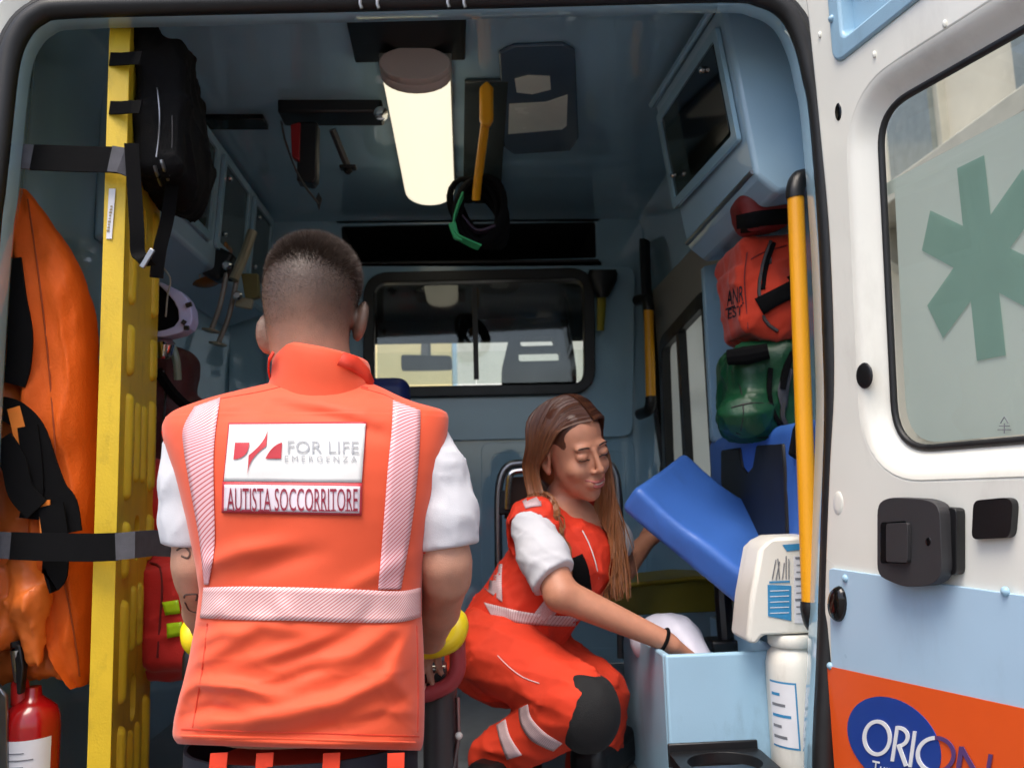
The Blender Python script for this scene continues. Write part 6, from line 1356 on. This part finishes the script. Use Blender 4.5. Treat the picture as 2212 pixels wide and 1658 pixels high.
hh = MB().prism(hd_, (0,.11,0)).build('head', M_['canister'], ca, bevel=.008, bseg=3)
def hp2(a, b_, y=1.7742): return P(a,b_,y)
MB().prism([hp2(1658,1262),hp2(1709,1264),hp2(1709,1340),hp2(1659,1330)],(0,-.0008,0)).build('blue_label', M_['bluelabel'], hh)
MB().prism([hp2(1714,1200),hp2(1772,1200),hp2(1772,1345),hp2(1716,1345)],(0,-.0006,0)).build('paper_label', M_['paper'], hh)
MB().prism([hp2(1690,1176),hp2(1770,1170),hp2(1770,1182),hp2(1700,1190)],(0,-.0006,0)).build('torn_sticker', M_['bluelabel'], hh)
for k in range(9): 
    y_ = 1204+k*15; MB().box(hp2(1742,y_,1.7732),(.045 if k%3 else .05,.0006,.0022 if k%3 else .005)).build('print_line', M_['greyink'], hh)
for k in range(5):
    y_ = 1275+k*12; MB().box(hp2(1684,y_,1.7730),(.042,.0006,.0016)).build('print_line', M_['paper'], hh)
for k, (a,b_,c2,d2) in enumerate(((1668,1250,1676,1208),(1676,1252,1684,1212),(1684,1250,1680,1206),(1690,1250,1694,1215),(1698,1250,1698,1200),(1704,1250,1704,1206))): MB().tube([hp2(a,b_,1.773),hp2(c2,d2,1.773)], .0012, 5).build('sketch_line', M_['greyink'], hh)
MB().box(hp2(1684,1256,1.7732),(.046,.0006,.004)).build('print_line', M_['bluelabel'], hh)
n_ = 10; arc = [math.radians(196+(248-196)*k/n_) for k in range(n_+1)]
def clabel(name, a0, a1, zz0, zz1, rr, m):
    V = []; A = [math.radians(a0+(a1-a0)*k/n_) for k in range(n_+1)]
    for z in (zz0,zz1): V += [Vector((cy_.x+cr2*rr*math.cos(a), 1.815+cr2*rr*math.sin(a), z)) for a in A]
    MB().add(V, [(i,i+1,n_+2+i,n_+1+i) for i in range(n_)]).build(name, m, ca, smooth=80, recalc=False)
zA, zB_ = P(1680,1478,1.75).z, P(1680,1625,1.75).z
clabel('label_border', 190,248,zB_,zA,1.008,M_['bluelabel']); clabel('label', 190,245,zB_+.004,zA-.004,1.016,M_['paper'])
for k in range(5): clabel('label_print', 195,215+k%3*10, zA-.03-k*.022, zA-.024-k*.022, 1.024, M_['bluelabel'] if k in (0,2) else M_['greyink'])
MB().lathe([(cr2*1.12,zl-.16-zs),(cr2*1.14,zl-.02-zs),(cr2*1.08,zl-.005-zs),(cr2*1.02,zl-.03-zs)], (cy_.x-.01,1.82,zs), (.05,0,1), 30).build('black_base_cup', M_['black'], ca, smooth=50)
# ---- carry chair behind the woman, olive board, white bag
ch = thing('carry_chair', 'chrome-framed folding carry chair with brown back behind the squatting person', 'chair', P(1200,1500,2.6))
MB().tube(smooth_path([P(1078,1260,2.6),P(1076,1100,2.6),P(1080,1040,2.6),P(1096,1008,2.6),P(1130,1000,2.6),P(1230,996,2.6),P(1310,1002,2.6),P(1328,1020,2.6),P(1334,1050,2.6),P(1338,1120,2.6),P(1340,1300,2.6),P(1342,1420,2.6)],6), .013, 10).build('tube_frame', M_['steel'], ch, smooth=60)
MB().tube(smooth_path([P(1096,1100,2.58),P(1098,1050,2.58),P(1105,1022,2.58),P(1130,1016,2.58)],5), .011, 10).build('inner_tube', M_['chrome'], ch)
MB().prism([P(1092,1030,2.62),P(1320,1024,2.62),P(1330,1120,2.62),P(1090,1120,2.62)],(0,.02,0)).build('back_cloth', M_['brown'], ch, bevel=.005)
MB().prism([P(1080,1060,2.585),P(1100,1056,2.585),P(1102,1110,2.585),P(1078,1112,2.585)],(0,.02,0)).build('back_edge', M_['black'], ch, bevel=.004)
ol = thing('folded_board', 'dark olive-yellow padded board lying behind the blue box under the seat', 'board', P(1440,1320,2.5))
MB().prism([P(1316,1268,2.5),P(1500,1248,2.5),P(1560,1250,2.5),P(1562,1320,2.5),P(1318,1330,2.5)],(0,.3,0)).build('board', M_['olive'], ol, bevel=.012, bseg=3); MB().tube([P(1318,1268,2.495),P(1500,1248,2.495),P(1560,1250,2.495)], .007, 8).build('edge_piping', mat('mustard_piping', (140,124,24), .5), ol)
wb_ = thing('plastic_bag', 'crumpled white plastic bag inside the blue box by the reaching hand', 'bag', P(1450,1440,2.1))
f = SDF(px3(1450,1400,2.12)-.2, px3(1450,1400,2.12)+.2, .006); f.ell(px3(1440,1385,2.14),(.095,.07,.07),None,.03); f.cone(px3(1470,1380,2.1),px3(1510,1440,2.05),.05,.045,.03); f.disp(lambda X,Y,Z: .006*wav(X,Y,Z,50,95)+.003*wav(X,Y,Z,120,96)); f.build('bag', M_['bag'], wb_)
# ================================================================== cab: seat headrest and mirror seen through the window
cs = thing('cab_seat', 'black cab seat headrest with two slots, seen through the cab window', 'seat', P(1160,900,4.1))
Yc = 4.1
def cp(pts): return [(P(a,b_,Yc).x, P(a,b_,Yc).z) for a,b_ in pts]
hs_ = rpoly(cp([(1085,1100),(1083,800),(1098,735),(1120,708),(1200,700),(1228,720),(1240,800),(1245,1100)]), .03, 4)
sl1 = rpoly(cp([(1118,766),(1206,764),(1206,784),(1118,786)]), .015, 4); sl2 = rpoly(cp([(1122,734),(1190,732),(1196,752),(1122,754)]), .015, 4)
MB().plate(hs_, [sl1, sl2], .09, (0,Yc,0), (1,0,0), (0,0,1)).build('headrest', mat('black_seat_cloth', (20,20,21), .8, var=.2), cs, bevel=.015, bseg=3)
mi = thing('rear_view_mirror', 'dark rear-view mirror on the windscreen, seen through the cab window', 'mirror', P(925,785,4.7))
Yc = 4.7
MB().plate(rpoly(cp([(867,768),(975,770),(978,800),(868,802)]), .02, 4), [], .04, (0,Yc,0), (1,0,0), (0,0,1)).build('mirror_housing', M_['black'], mi, bevel=.008)
MB().tube([P(920,775,4.74),P(920,745,4.8)], .03, 10).build('mirror_stalk', M_['black'], mi)
